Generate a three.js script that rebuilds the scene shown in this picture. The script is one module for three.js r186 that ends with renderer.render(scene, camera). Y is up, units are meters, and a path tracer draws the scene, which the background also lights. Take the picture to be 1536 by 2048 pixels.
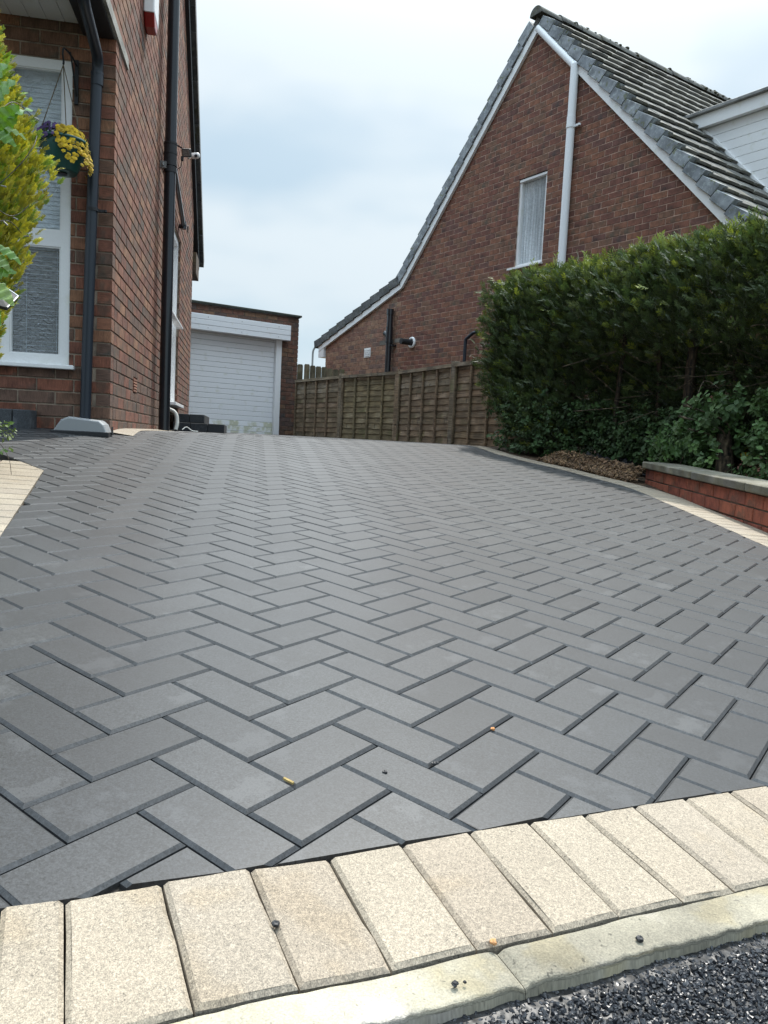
import * as THREE from 'three';
import { mergeGeometries } from 'three/addons/utils/BufferGeometryUtils.js';
import { RoundedBoxGeometry } from 'three/addons/geometries/RoundedBoxGeometry.js';

// ------------------------------------------------------------------ camera, sky, sun, exposure
const V3 = (x, y, z) => new THREE.Vector3(x, y, z);
const scene = new THREE.Scene();
const camera = new THREE.PerspectiveCamera(66.336, 768 / 1024, 0.05, 600);
camera.position.set(0, 0.6, 0);
camera.quaternion.setFromRotationMatrix(new THREE.Matrix4().makeBasis(V3(0.998816, 0.048641, 0), V3(-0.048452, 0.994949, -0.087912), V3(-0.004276, 0.087808, 0.996128)));
const EXPOSURE = 1.65, SUN_I = 3.0, SKY_I = 1.0;
const SUN_AZ = 13 * Math.PI / 180, SUN_EL = 57 * Math.PI / 180;
const SUN = V3(Math.sin(SUN_AZ) * Math.cos(SUN_EL), Math.sin(SUN_EL), -Math.cos(SUN_AZ) * Math.cos(SUN_EL));

let seedState = 7;
const rnd = () => { seedState = (seedState + 0x6d2b79f5) | 0; let t = Math.imul(seedState ^ (seedState >>> 15), 1 | seedState); t = (t + Math.imul(t ^ (t >>> 7), 61 | t)) ^ t; return ((t ^ (t >>> 14)) >>> 0) / 4294967296; };
const rr = (a, b) => a + (b - a) * rnd();
const clamp = (x, a, b) => Math.min(b, Math.max(a, x));
const mix = (a, b, t) => a + (b - a) * t;
const sstep = (a, b, x) => { const t = clamp((x - a) / (b - a), 0, 1); return t * t * (3 - 2 * t); };

// value noise: per = lattice period (tiles), 3-D version for sky and foliage
const hash2 = (x, y, s) => { let h = (Math.imul(x, 374761393) + Math.imul(y, 668265263) + Math.imul(s, 974634777)) | 0; h = Math.imul(h ^ (h >>> 13), 1274126177); h ^= h >>> 16; return (h >>> 0) / 4294967296; };
function vn(x, y, per, s) {
  const ix = Math.floor(x), iy = Math.floor(y); let fx = x - ix, fy = y - iy; fx = fx * fx * (3 - 2 * fx); fy = fy * fy * (3 - 2 * fy);
  const w = (i) => ((i % per) + per) % per, x0 = w(ix), x1 = w(ix + 1), y0 = w(iy), y1 = w(iy + 1);
  return mix(mix(hash2(x0, y0, s), hash2(x1, y0, s), fx), mix(hash2(x0, y1, s), hash2(x1, y1, s), fx), fy);
}
const fbm = (u, v, per, oct, s) => { let a = 0.5, t = 0, n = 0; for (let i = 0; i < oct; i++) { t += a * vn(u * per, v * per, per, s + i * 17); n += a; a *= 0.5; per *= 2; } return t / n; };
function vn3(x, y, z, s) {
  const iz = Math.floor(z), f = z - iz, k = f * f * (3 - 2 * f);
  return mix(vn(x, y, 4096, s + iz * 131), vn(x, y, 4096, s + (iz + 1) * 131), k);
}
const fbm3 = (x, y, z, oct, s) => { let a = 0.5, t = 0, n = 0; for (let i = 0; i < oct; i++) { t += a * vn3(x, y, z, s + i * 29); n += a; a *= 0.5; x *= 2; y *= 2; z *= 2; } return t / n; };

// the sky: thin bright cloud over pale blue, brightest round the hidden sun
{
  const W = 1024, H = 512, d = new Float32Array(W * H * 4);
  for (let r = 0; r < H; r++) for (let c = 0; c < W; c++) {
    const up = ((r + 0.5) / H - 0.5) * Math.PI, az = ((c + 0.5) / W - 0.5) * 2 * Math.PI, cu = Math.cos(up);
    const x = Math.cos(az) * cu, y = Math.sin(up), z = Math.sin(az) * cu, o = (r * W + c) * 4;
    const e = Math.max(y, 0), cs = x * SUN.x + y * SUN.y + z * SUN.z;
    const k = 1.6 / (e + 0.32), px = x * k + 20, pz = z * k + 20;
    const n1 = fbm3(px * 1.1, pz * 1.7, y * 1.2 + 3, 5, 11), n2 = fbm3(px * 2.6 + 9, pz * 4.2, y * 2 + 8, 4, 47);
    let cl = sstep(0.38, 0.64, n1 * 0.7 + n2 * 0.3 + 0.10 * (e - 0.2));
    cl = clamp(cl * 0.85 + 0.45 * sstep(0.55, 0.95, cs), 0, 1);
    const hz = Math.exp(-e * 5.5), lift = 1 + 3.3 * sstep(0.40, 1.0, e);
    const base = [mix(0.255, 0.37, hz), mix(0.36, 0.48, hz), mix(0.465, 0.515, hz)];
    const white = [0.475, 0.53, 0.565], halo = 0.20 * Math.pow(Math.max(cs, 0), 5) + 0.9 * Math.pow(Math.max(cs, 0), 22);
    for (let i = 0; i < 3; i++) { let v = mix(base[i], white[i], cl * 0.86) * lift + halo * [1, 0.99, 0.96][i]; if (y < 0) v = mix(v, [0.24, 0.23, 0.21][i], sstep(0, 0.12, -y)); d[o + i] = v; }
    d[o + 3] = 1;
  }
  const t = new THREE.DataTexture(d, W, H, THREE.RGBAFormat, THREE.FloatType);
  t.mapping = THREE.EquirectangularReflectionMapping; t.magFilter = t.minFilter = THREE.LinearFilter; t.needsUpdate = true;
  scene.background = t; scene.environment = t; scene.backgroundIntensity = SKY_I; scene.environmentIntensity = SKY_I;
}
const sun = new THREE.DirectionalLight(new THREE.Color().setRGB(1, 0.95, 0.87), SUN_I);
sun.position.copy(SUN).multiplyScalar(60).add(V3(0, 0, -8)); sun.target.position.set(0, 0, -8); sun.castShadow = true; sun.shadow.radius = 1.6;
sun.shadow.mapSize.set(4096, 4096); Object.assign(sun.shadow.camera, { left: -22, right: 22, top: 22, bottom: -22, near: 1, far: 140 });
scene.add(sun, sun.target);

// ------------------------------------------------------------------ textures and materials
function tex(n, fn, srgb = true) {                                   // fn(u, v) -> [r, g, b] in 0..1
  const d = new Uint8Array(n * n * 4);
  for (let y = 0; y < n; y++) for (let x = 0; x < n; x++) { const c = fn((x + 0.5) / n, (y + 0.5) / n, x, y), o = (y * n + x) * 4; d[o] = clamp(c[0], 0, 1) * 255; d[o + 1] = clamp(c[1], 0, 1) * 255; d[o + 2] = clamp(c[2], 0, 1) * 255; d[o + 3] = 255; }
  const t = new THREE.DataTexture(d, n, n); t.wrapS = t.wrapT = THREE.RepeatWrapping; t.magFilter = t.minFilter = THREE.LinearFilter; if (srgb) t.colorSpace = THREE.SRGBColorSpace; t.needsUpdate = true; return t;
}
const g3 = (v) => [v, v, v];
// speckled concrete blocks, one repeat = 0.6 m
const grain = (x, y, n, s) => { const a = hash2(x, y, s), b = hash2((x + 1) % n, y, s), c = hash2(x, (y + 1) % n, s); return (a * 2 + b + c) / 4; };
const T = {};
T.paver = tex(1024, (u, v, x, y) => {
  const g = grain(x, y, 1024, 3), m = fbm(u, v, 270, 2, 9), bl = fbm(u, v, 6, 3, 5), fl = vn(u * 300, v * 300, 300, 77), pit = vn(u * 210, v * 210, 210, 31);
  let t = 0.74 + (g - 0.5) * 0.45 + (m - 0.5) * 0.62 + (bl - 0.5) * 0.16; if (fl > 0.95) t += 0.16; if (pit < 0.13) t -= 0.3;
  const w = sstep(0.68, 0.80, fbm(u, v, 9, 4, 61)) * 0.34 * (0.4 + g); t += w; return [t * 0.985, t, t * 1.02];
});
T.paverB = tex(1024, (u, v, x, y) => { const g = grain(x, y, 1024, 3), m = fbm(u, v, 120, 2, 9), pit = vn(u * 210, v * 210, 210, 31); return g3(0.55 + (g - 0.5) * 0.5 + (m - 0.5) * 0.6 - (pit < 0.1 ? 0.3 : 0)); }, false);
T.beige = tex(1024, (u, v, x, y) => {
  const g = grain(x, y, 1024, 13), m = fbm(u, v, 230, 2, 19), bl = fbm(u, v, 5, 3, 15), pit = vn(u * 170, v * 170, 170, 131), st = sstep(0.62, 0.8, fbm(u, v, 7, 4, 161)), lt = vn(u * 140 + 7, v * 140, 140, 171);
  let t = 0.84 + (g - 0.5) * 0.5 + (m - 0.5) * 0.2 + (bl - 0.5) * 0.10; if (pit < 0.05) t -= 0.26; if (lt > 0.94) t += 0.14;
  return [t, t * (0.99 - 0.015 * st), t * (0.975 - 0.04 * st)];
});
T.brick = tex(512, (u, v, x, y) => {                                 // one repeat = 0.5 m: drag-faced, blotched, kiss marks
  const drag = vn(u * 190, v * 22, 190, 23) * 0.6 + vn(u * 256, v * 10, 256, 24) * 0.4, bl = fbm(u, v, 9, 4, 25), g = grain(x, y, 512, 26), sm = sstep(0.58, 0.78, fbm(u, v, 5, 4, 27)), pt = vn(u * 120, v * 120, 120, 28);
  const t = 0.78 + (drag - 0.5) * 0.30 + (bl - 0.5) * 0.34 + (g - 0.5) * 0.24 - (pt < 0.07 ? 0.25 : 0) + (pt > 0.955 ? 0.2 : 0);
  return [t * (1 - 0.22 * sm), t * (0.98 - 0.10 * sm), t * (0.97 - 0.06 * sm)];
});
T.brickB = tex(512, (u, v, x, y) => { const drag = vn(u * 190, v * 22, 190, 23) * 0.6 + vn(u * 256, v * 10, 256, 24) * 0.4; return g3(0.5 + (drag - 0.5) * 0.7 + (grain(x, y, 512, 26) - 0.5) * 0.5); }, false);
T.rough = tex(512, (u, v, x, y) => { const t = 0.8 + (grain(x, y, 512, 46) - 0.5) * 0.5 + (fbm(u, v, 8, 5, 47) - 0.5) * 0.5; return g3(t); });
T.roughB = tex(512, (u, v, x, y) => g3(0.5 + (grain(x, y, 512, 46) - 0.5) * 0.6 + (fbm(u, v, 30, 3, 48) - 0.5) * 0.8), false);
T.edging = tex(512, (u, v, x, y) => {
  const b = fbm(u, v, 5, 5, 56), w = sstep(0.52, 0.72, fbm(u + 0.3, v, 6, 4, 57)), g = grain(x, y, 512, 58), p = vn(u * 90, v * 90, 90, 59), ochre = sstep(0.5, 0.7, fbm(u, v + 0.4, 9, 4, 60));
  const t = 0.76 + (b - 0.5) * 0.5 + (g - 0.5) * 0.2 + w * 0.06 - (p < 0.06 ? 0.2 : 0); return [t, t * (0.985 - 0.02 * ochre * (1 - w)), t * (0.93 - 0.07 * ochre * (1 - w) + 0.05 * w)];
});
T.wood = tex(512, (u, v, x, y) => {                                  // grain along u
  const g = vn(u * 6, v * 130, 130, 66) * 0.5 + vn(u * 14, v * 256, 256, 67) * 0.5, b = fbm(u, v, 5, 4, 68), al = sstep(0.5, 0.72, fbm(u, v, 3, 4, 69)), sv = sstep(0.56, 0.74, fbm(u + 0.5, v, 4, 4, 70)), kn = vn(u * 9, v * 9, 9, 71);
  const t = 0.66 + (g - 0.5) * 0.34 + (b - 0.5) * 0.42 - (kn > 0.93 ? 0.2 : 0); let c = [t, t * 0.93, t * 0.83];
  c = [mix(c[0], t * 0.84, al * 0.7), mix(c[1], t * 0.94, al * 0.7), mix(c[2], t * 0.62, al * 0.7)]; return [mix(c[0], t * 1.12, sv * 0.5), mix(c[1], t * 1.1, sv * 0.5), mix(c[2], t * 1.08, sv * 0.5)];
});
T.woodB = tex(512, (u, v) => g3(vn(u * 6, v * 130, 130, 66) * 0.6 + vn(u * 14, v * 256, 256, 67) * 0.4), false);
T.tile = tex(512, (u, v, x, y) => {
  const b = fbm(u, v, 6, 5, 81), g = grain(x, y, 512, 82), li = sstep(0.66, 0.72, fbm(u, v, 22, 3, 83)), mo = sstep(0.66, 0.76, fbm(u, v, 7, 5, 84)), t = 0.75 + (b - 0.5) * 0.5 + (g - 0.5) * 0.22;
  return [mix(t + li * 0.14, 0.55, mo * 0.6), mix(t + li * 0.15, 0.55, mo * 0.6), mix(t + li * 0.12, 0.36, mo * 0.6)];
});
T.swirl = tex(512, (u, v) => { const a = fbm(u, v, 9, 2, 91) * 9, w = Math.sin((fbm(u, v, 12, 2, 92) + fbm(u, v, 5, 2, 93)) * 24 + Math.sin(a) * 1.2); return g3(sstep(-0.2, 1, w)); }, false);
T.bark = tex(256, (u, v) => { const t = 0.5 + (vn(u * 24, v * 5, 24, 96) - 0.5) * 0.7 + (fbm(u, v, 16, 3, 97) - 0.5) * 0.5; return [t, t * 0.93, t * 0.85]; });
T.soil = tex(512, (u, v, x, y) => { const t = 0.6 + (fbm(u, v, 16, 5, 99) - 0.5) * 0.9 + (grain(x, y, 512, 98) - 0.5) * 0.4; return [t, t * 0.9, t * 0.78]; });
T.tar = tex(512, (u, v, x, y) => g3(0.5 + (fbm(u, v, 60, 3, 103) - 0.5) * 0.9 + (grain(x, y, 512, 104) - 0.5) * 0.4));
T.tarB = tex(512, (u, v) => g3(fbm(u, v, 60, 3, 103)), false);
T.upvc = tex(256, (u, v, x, y) => { const st = sstep(0.62, 0.85, fbm(u, v, 6, 4, 109)); const t = 0.97 + (grain(x, y, 256, 108) - 0.5) * 0.03 - st * 0.05; return [t, t * 0.997, t * (1 - 0.03 * st)]; });
T.leafv = tex(256, (u, v) => { const t = 0.86 + (fbm(u, v, 24, 3, 111) - 0.5) * 0.35; return [t, t, t * 0.9]; });

const lin = (r, g, b) => new THREE.Color().setRGB(r, g, b);
function mat(c, o = {}) { return new THREE.MeshStandardMaterial({ color: lin(...c), roughness: 0.85, ...o }); }
const phys = (c, o = {}) => new THREE.MeshPhysicalMaterial({ color: lin(...c), roughness: 0.5, ...o });
const tones = (cs, o) => cs.map((c) => mat(c, o));
const M = {};
M.pavers = [[.060, .062, .066], [.068, .070, .074], [.049, .051, .055], [.078, .080, .083], [.062, .065, .070], [.090, .092, .094]].map((c) => phys(c.map((x) => x * 0.54), { map: T.paver, bumpMap: T.paverB, bumpScale: 0.0005, roughness: 0.82, clearcoat: 0.65, clearcoatRoughness: 0.34 }));
M.sand = mat([.035, .034, .033], { map: T.soil });
M.beige = tones([[.41, .35, .272], [.385, .33, .262], [.425, .365, .285], [.375, .315, .245]], { map: T.beige, bumpMap: T.paverB, bumpScale: 0.001, roughness: 0.8 });
M.edging = mat([.50, .465, .40], { map: T.edging, bumpMap: T.roughB, bumpScale: 0.002, roughness: 0.85 });
M.tar = mat([.03, .031, .034], { map: T.tar, bumpMap: T.tarB, bumpScale: 0.004, roughness: 0.45 });
const BR = { map: T.brick, bumpMap: T.brickB, bumpScale: 0.0014, roughness: 0.9 };
M.gableBrick = tones([[.30, .13, .085], [.275, .115, .08], [.325, .15, .094], [.25, .107, .077], [.29, .155, .10], [.35, .158, .095], [.225, .108, .086], [.31, .134, .09]], BR);
M.extBrick = tones([[.44, .255, .165], [.40, .22, .145], [.48, .29, .19], [.34, .18, .13], [.43, .235, .165], [.27, .17, .135]], BR);
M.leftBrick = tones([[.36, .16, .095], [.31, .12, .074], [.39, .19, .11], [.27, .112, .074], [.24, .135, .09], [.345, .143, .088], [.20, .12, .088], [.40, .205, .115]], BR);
M.garBrick = tones([[.25, .135, .088], [.205, .105, .074], [.28, .165, .10], [.18, .11, .08], [.23, .115, .08], [.155, .105, .092]], BR);
M.wallBrick = tones([[.42, .125, .072], [.38, .108, .066], [.46, .145, .082], [.34, .108, .072]], BR);
M.mortarPale = mat([.54, .355, .27], { map: T.rough, bumpMap: T.roughB, bumpScale: 0.001 });
M.mortarBuff = mat([.40, .31, .235], { map: T.rough, bumpMap: T.roughB, bumpScale: 0.001 });
M.mortarDark = mat([.16, .12, .095], { map: T.rough });
M.upvc = phys([.87, .87, .86], { map: T.upvc, roughness: 0.32 });
M.white = mat([.84, .84, .83], { map: T.upvc, roughness: 0.5 });
M.door = mat([.90, .905, .91], { map: T.upvc, roughness: 0.45 });
M.offwhite = mat([.50, .49, .44], { map: T.rough });
M.black = phys([.012, .014, .018], { roughness: 0.28, clearcoat: 0.3 });
M.blackMatt = mat([.015, .015, .017], { roughness: 0.6 });
M.navy = phys([.016, .022, .032], { roughness: 0.38 });
M.pipeWhite = phys([.82, .83, .84], { roughness: 0.35 });
M.grey = mat([.33, .33, .32], { roughness: 0.45, map: T.rough });
M.tile = tones([[.245, .235, .21], [.215, .208, .19], [.27, .26, .23]], { map: T.tile, bumpMap: T.roughB, bumpScale: 0.003, roughness: 0.88 });
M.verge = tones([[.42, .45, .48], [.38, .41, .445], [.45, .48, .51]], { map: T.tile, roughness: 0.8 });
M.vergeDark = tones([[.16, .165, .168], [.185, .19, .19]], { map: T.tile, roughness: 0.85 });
M.fence = tones([[.46, .36, .28], [.40, .325, .25], [.50, .405, .315], [.43, .36, .27], [.36, .305, .23]], { map: T.wood, bumpMap: T.woodB, bumpScale: 0.002, roughness: 0.92 });
M.fenceGreen = tones([[.42, .375, .25], [.375, .34, .235], [.46, .41, .29]], { map: T.wood, bumpMap: T.woodB, bumpScale: 0.002, roughness: 0.92 });
M.fenceGrey = tones([[.50, .46, .395], [.45, .41, .35]], { map: T.wood, bumpMap: T.woodB, bumpScale: 0.002, roughness: 0.92 });
M.pale = tones([[.38, .375, .30], [.33, .335, .27]], { map: T.wood, bumpMap: T.woodB, bumpScale: 0.002, roughness: 0.92 });
M.glassSwirl = phys([.92, .97, 1], { transmission: 0.8, roughness: 0.2, thickness: 0, bumpMap: T.swirl, bumpScale: 0.005, ior: 1.5 });
M.glass = phys([1, 1, 1], { transmission: 0.95, roughness: 0.03, thickness: 0 });
M.dark = mat([.02, .02, .02]);
M.blind = mat([.72, .75, .78], { roughness: 0.7 });
M.net = mat([.90, .93, .95], { roughness: 0.95, map: tex(256, (u, v) => { const f = 0.80 + 0.2 * Math.sin(u * 6.283 * 9 + Math.sin(v * 6.283) * 0.6) * (0.6 + 0.4 * fbm(u, v, 6, 2, 141)), d = vn(u * 64, v * 128, 128, 142) * 0.14 - 0.07; return g3(clamp(f + d, 0, 1)); }) });
M.doorLow = mat([.90, .905, .91], { roughness: 0.5, map: tex(256, (u, v) => { const n = sstep(0.42, 0.75, fbm(u, v, 8, 4, 151)), t = 1 - 0.16 * n; return [t, t * (1 - 0.005 * n), t * (1 - 0.12 * n)]; }) });
M.coping = tones([[.30, .29, .245], [.265, .255, .215]], { map: T.edging, bumpMap: T.roughB, bumpScale: 0.003 });
M.stepPaver = tones([[.042, .045, .05], [.05, .053, .058]], { map: T.paver, roughness: 0.7 });
M.greyBlock = tones([[.115, .12, .125], [.10, .105, .112]], { map: T.paver, bumpMap: T.paverB, bumpScale: 0.001 });
M.soil = mat([.16, .115, .075], { map: T.soil, bumpMap: T.roughB, bumpScale: 0.01 });
M.lawn = mat([.10, .10, .05], { map: T.soil });
M.bark = mat([.17, .13, .095], { map: T.bark });
M.barkPale = mat([.34, .29, .225], { map: T.bark });
M.greenPot = phys([.012, .075, .064], { roughness: 0.33 });
M.red = phys([.30, .018, .015], { roughness: 0.3 });
M.plasticSheet = mat([.016, .016, .018], { roughness: 0.65, bumpMap: T.roughB, bumpScale: 0.01 });

// ------------------------------------------------------------------ object helpers
const counts = {};
function numbered(n) { const k = (counts[n] = (counts[n] ?? -1) + 1); return k ? n + '_' + String(k).padStart(3, '0') : n; }
function tag(o, label, category, group, kind) { const u = o.userData; if (label) u.label = label; if (category) u.category = category; if (group) u.group = group; if (kind) u.kind = kind; return o; }
function thing(name, label, category, pos = [0, 0, 0], ry = 0, group) { const o = new THREE.Group(); o.name = numbered(name); o.position.set(...pos); o.rotation.y = ry; tag(o, label, category, group); scene.add(o); return o; }
function struct(name, geo, m) { const o = geo ? new THREE.Mesh(geo, m) : new THREE.Group(); o.name = numbered(name); o.userData.kind = 'structure'; scene.add(o); return o; }
function part(name, geo, m, parent, label, kind) { const o = geo ? new THREE.Mesh(geo, m) : new THREE.Group(); o.name = name; if (label) o.userData.label = label; if (kind) o.userData.kind = kind; parent.add(o); return o; }
const boxUV = (g, s = 1, ou = 0, ov = 0) => {                         // uv in metres / s by the face's main axis
  if (g.index) g = g.toNonIndexed(); const p = g.attributes.position, n = g.attributes.normal, uv = new Float32Array(p.count * 2);
  for (let i = 0; i < p.count; i++) { const ax = Math.abs(n.getX(i)), ay = Math.abs(n.getY(i)), az = Math.abs(n.getZ(i)); let a, b; if (az >= ax && az >= ay) { a = p.getX(i); b = p.getY(i); } else if (ay >= ax) { a = p.getX(i); b = p.getZ(i); } else { a = p.getZ(i); b = p.getY(i); } uv[i * 2] = a / s + ou; uv[i * 2 + 1] = b / s + ov; }
  g.setAttribute('uv', new THREE.BufferAttribute(uv, 2)); return g;
};
function box(x0, x1, y0, y1, z0, z1, s = 1) { const g = new THREE.BoxGeometry(x1 - x0, y1 - y0, z1 - z0); g.translate((x0 + x1) / 2, (y0 + y1) / 2, (z0 + z1) / 2); return boxUV(g, s, rnd(), rnd()); }
function rbox(x0, x1, y0, y1, z0, z1, r = 0.008, s = 1) { const g = new RoundedBoxGeometry(x1 - x0, y1 - y0, z1 - z0, 2, r); g.translate((x0 + x1) / 2, (y0 + y1) / 2, (z0 + z1) / 2); return boxUV(g, s, rnd(), rnd()); }
const tube = (pts, r, seg = 24, rad = 12, closed = false, tension = 0.05) => new THREE.TubeGeometry(new THREE.CatmullRomCurve3(pts.map((p) => V3(...p)), closed, 'catmullrom', tension), seg, r, rad, closed).toNonIndexed();
const cyl = (r0, r1, h, x, y, z, seg = 20) => { const g = new THREE.CylinderGeometry(r1, r0, h, seg); g.translate(x, y + h / 2, z); return g.toNonIndexed(); };
const strip = (g) => { const k = new THREE.BufferGeometry(); for (const a of ['position', 'normal', 'uv']) k.setAttribute(a, g.attributes[a]); return k; };
const merge = (gs) => mergeGeometries(gs.map((g) => strip(g.index ? g.toNonIndexed() : g)));
function barGeo(a, b, w, h) {                                         // square bar between two points
  const A = V3(...a), B = V3(...b), g = new THREE.BoxGeometry(w, h, A.distanceTo(B)); const o = new THREE.Object3D(); o.position.copy(A).add(B).multiplyScalar(0.5); o.lookAt(B); o.updateMatrix(); return boxUV(g, 1).applyMatrix4(o.matrix);
}

// a block with a chamfered face: convex outline in x,y (counter-clockwise), face at z = 0, body down to -h. ch[i]: chamfer on edge i
function block(poly, { c = 0.004, cd = c, h = 0.05, ch, s = 0.6, ou = 0, ov = 0 } = {}) {
  const n = poly.length; ch = ch || poly.map(() => true);
  const inset = (k) => { const L = []; for (let i = 0; i < n; i++) { const a = poly[i], b = poly[(i + 1) % n], dx = b[0] - a[0], dy = b[1] - a[1], l = Math.hypot(dx, dy) || 1e-9, d = ch[i] ? c * k : 0; L.push([-dy / l, dx / l, (-dy / l) * a[0] + (dx / l) * a[1] + d]); }
    return poly.map((p, i) => { const A = L[(i + n - 1) % n], B = L[i], D = A[0] * B[1] - A[1] * B[0]; return Math.abs(D) < 1e-4 ? [p[0], p[1]] : [(A[2] * B[1] - A[1] * B[2]) / D, (A[0] * B[2] - A[2] * B[0]) / D]; }); };
  const area = (q) => { let t = 0; for (let i = 0; i < q.length; i++) { const a = q[i], b = q[(i + 1) % q.length]; t += a[0] * b[1] - a[1] * b[0]; } return t / 2; };
  let top = inset(1); if (area(top) < area(poly) * 0.25) { top = poly; }
  const P = [], N = [], U = [];
  const tri = (a, b, c3, uvs) => { const e = V3(...b).sub(V3(...a)), f = V3(...c3).sub(V3(...a)), m = e.cross(f); if (m.lengthSq() < 1e-16) return; m.normalize(); for (const q of [a, b, c3]) { P.push(...q); N.push(m.x, m.y, m.z); } for (const w of uvs) U.push(w[0] / s + ou, w[1] / s + ov); };
  const t3 = top.map((p) => [p[0], p[1], 0]), e3 = poly.map((p, i) => [p[0], p[1], -(ch[i] || ch[(i + n - 1) % n] ? cd : 0)]), b3 = poly.map((p) => [p[0], p[1], -h]);
  for (let i = 1; i < n - 1; i++) tri(t3[0], t3[i], t3[i + 1], [top[0], top[i], top[i + 1]]);
  let run = 0;
  for (let i = 0; i < n; i++) { const j = (i + 1) % n;
    if (top !== poly) { tri(e3[i], e3[j], t3[j], [poly[i], poly[j], top[j]]); tri(e3[i], t3[j], t3[i], [poly[i], top[j], top[i]]); } else { e3[i][2] = 0; e3[j][2] = 0; }
    const l = Math.hypot(poly[j][0] - poly[i][0], poly[j][1] - poly[i][1]), a = [run, 0], b = [run + l, 0], a2 = [run, -h], b2 = [run + l, -h]; run += l;
    tri(b3[i], b3[j], e3[j], [a2, b2, b]); tri(b3[i], e3[j], e3[i], [a2, b, a]); }
  const g = new THREE.BufferGeometry(); g.setAttribute('position', new THREE.Float32BufferAttribute(P, 3)); g.setAttribute('normal', new THREE.Float32BufferAttribute(N, 3)); g.setAttribute('uv', new THREE.Float32BufferAttribute(U, 2)); return g;
}
// cut a convex outline (with chamfer flags) by the half plane a*x + b*y <= k; cut edges get no chamfer
function cut(poly, ch, a, b, k) {
  const out = [], oc = [], n = poly.length;
  for (let i = 0; i < n; i++) { const p = poly[i], q = poly[(i + 1) % n], dp = a * p[0] + b * p[1] - k, dq = a * q[0] + b * q[1] - k;
    if (dp <= 0) { out.push(p); if (dq <= 0) oc.push(ch[i]); else { oc.push(ch[i]); const t = dp / (dp - dq); out.push([mix(p[0], q[0], t), mix(p[1], q[1], t)]); oc.push(false); } }
    else if (dq <= 0) { const t = dp / (dp - dq); out.push([mix(p[0], q[0], t), mix(p[1], q[1], t)]); oc.push(ch[i]); } }
  return [out, oc];
}
const polyArea = (q) => { let t = 0; for (let i = 0; i < q.length; i++) { const a = q[i], b = q[(i + 1) % q.length]; t += a[0] * b[1] - a[1] * b[0]; } return t / 2; };

// ------------------------------------------------------------------ ground levels
const PN = V3(0.07464741, 0.99387254, 0.08151772), PO = V3(-0.04416852, 0.10312559, -1.1727457);
const planeY = (x, z) => PO.y - (PN.x * (x - PO.x) + PN.z * (z - PO.z)) / PN.y;
const topY = (z) => 0.598 + 0.0058 * Math.max(0, -z - 5.5);
const gy = (x, z) => { const a = planeY(x, z), b = topY(z), k = 0.012; return Math.min(a, b) - k * Math.log(1 + Math.exp(-Math.abs(a - b) / k)); };
const gn = (x, z) => { const e = 0.02; return V3(-(gy(x + e, z) - gy(x - e, z)) / (2 * e), 1, -(gy(x, z + e) - gy(x, z - e)) / (2 * e)).normalize(); };

// ------------------------------------------------------------------ driveway outline (plan x, z)
const FRONT_IN = [[-1.15, -0.50], [-0.80, -0.62], [-0.377, -0.779], [-0.319, -0.802], [-0.227, -0.849], [-0.135, -0.893], [-0.042, -0.931], [0.049, -0.978], [0.143, -1.028], [0.233, -1.069], [0.321, -1.108], [0.409, -1.150], [0.503, -1.194], [0.593, -1.236], [0.673, -1.272], [1.10, -1.46], [1.60, -1.67], [1.96, -1.82]];
const FRONT_OUT = [[-1.09, -0.32], [-0.72, -0.44], [-0.305, -0.602], [-0.248, -0.628], [-0.149, -0.680], [-0.056, -0.721], [0.035, -0.759], [0.128, -0.805], [0.220, -0.846], [0.309, -0.890], [0.403, -0.933], [0.482, -0.966], [0.570, -1.010], [0.660, -1.050], [0.745, -1.088], [1.18, -1.275], [1.68, -1.485], [2.04, -1.635]];
const RIGHT_IN = [[1.96, -1.82], [1.945, -3.0], [1.938, -3.86], [1.936, -4.4], [1.926, -4.8], [1.914, -5.216], [1.909, -5.646], [1.89, -5.86], [1.847, -6.079], [1.714, -6.40], [1.555, -6.77], [1.33, -7.13], [1.10, -7.58], [0.98, -8.2], [0.93, -8.9], [0.78, -9.9]];
const RIGHT_OUT = [[2.19, -1.82], [2.19, -3.0], [2.19, -3.9], [2.19, -4.433], [2.19, -4.9], [2.19, -5.3], [2.19, -5.7], [2.13, -6.05], [2.03, -6.3], [1.87, -6.62], [1.71, -6.98], [1.48, -7.32], [1.27, -7.75], [1.14, -8.3], [1.08, -8.95], [0.93, -9.95]];
const APEX = [-1.514, -3.509];
const LEFT_IN = [[-0.66, -0.90], [-0.90, -1.63], [-1.107, -2.273], [-1.202, -2.569], [-1.355, -3.04], APEX], LEFT_TOP = [APEX, [-1.712, -3.69], [-1.86, -3.82], [-2.6, -4.45]];
const DRIVE = [...FRONT_IN.slice(1, -1), ...RIGHT_IN, [0.08, -11.85], [-1.70, -15.0], [-1.9, -15.4], [-4.9, -13.3], [-3.0, -12.2], [-1.823, -5.26], [-3.4, -5.0], [-2.6, -4.45], [-1.86, -3.82], [-1.712, -3.69], APEX, ...LEFT_IN.slice(0, 5).reverse()];
const inPoly = (x, z, P) => { let c = false; for (let i = 0, j = P.length - 1; i < P.length; j = i++) { const [a, b] = P[i], [d, e] = P[j]; if ((b > z) !== (e > z) && x < ((d - a) * (z - b)) / (e - b) + a) c = !c; } return c; };
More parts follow.
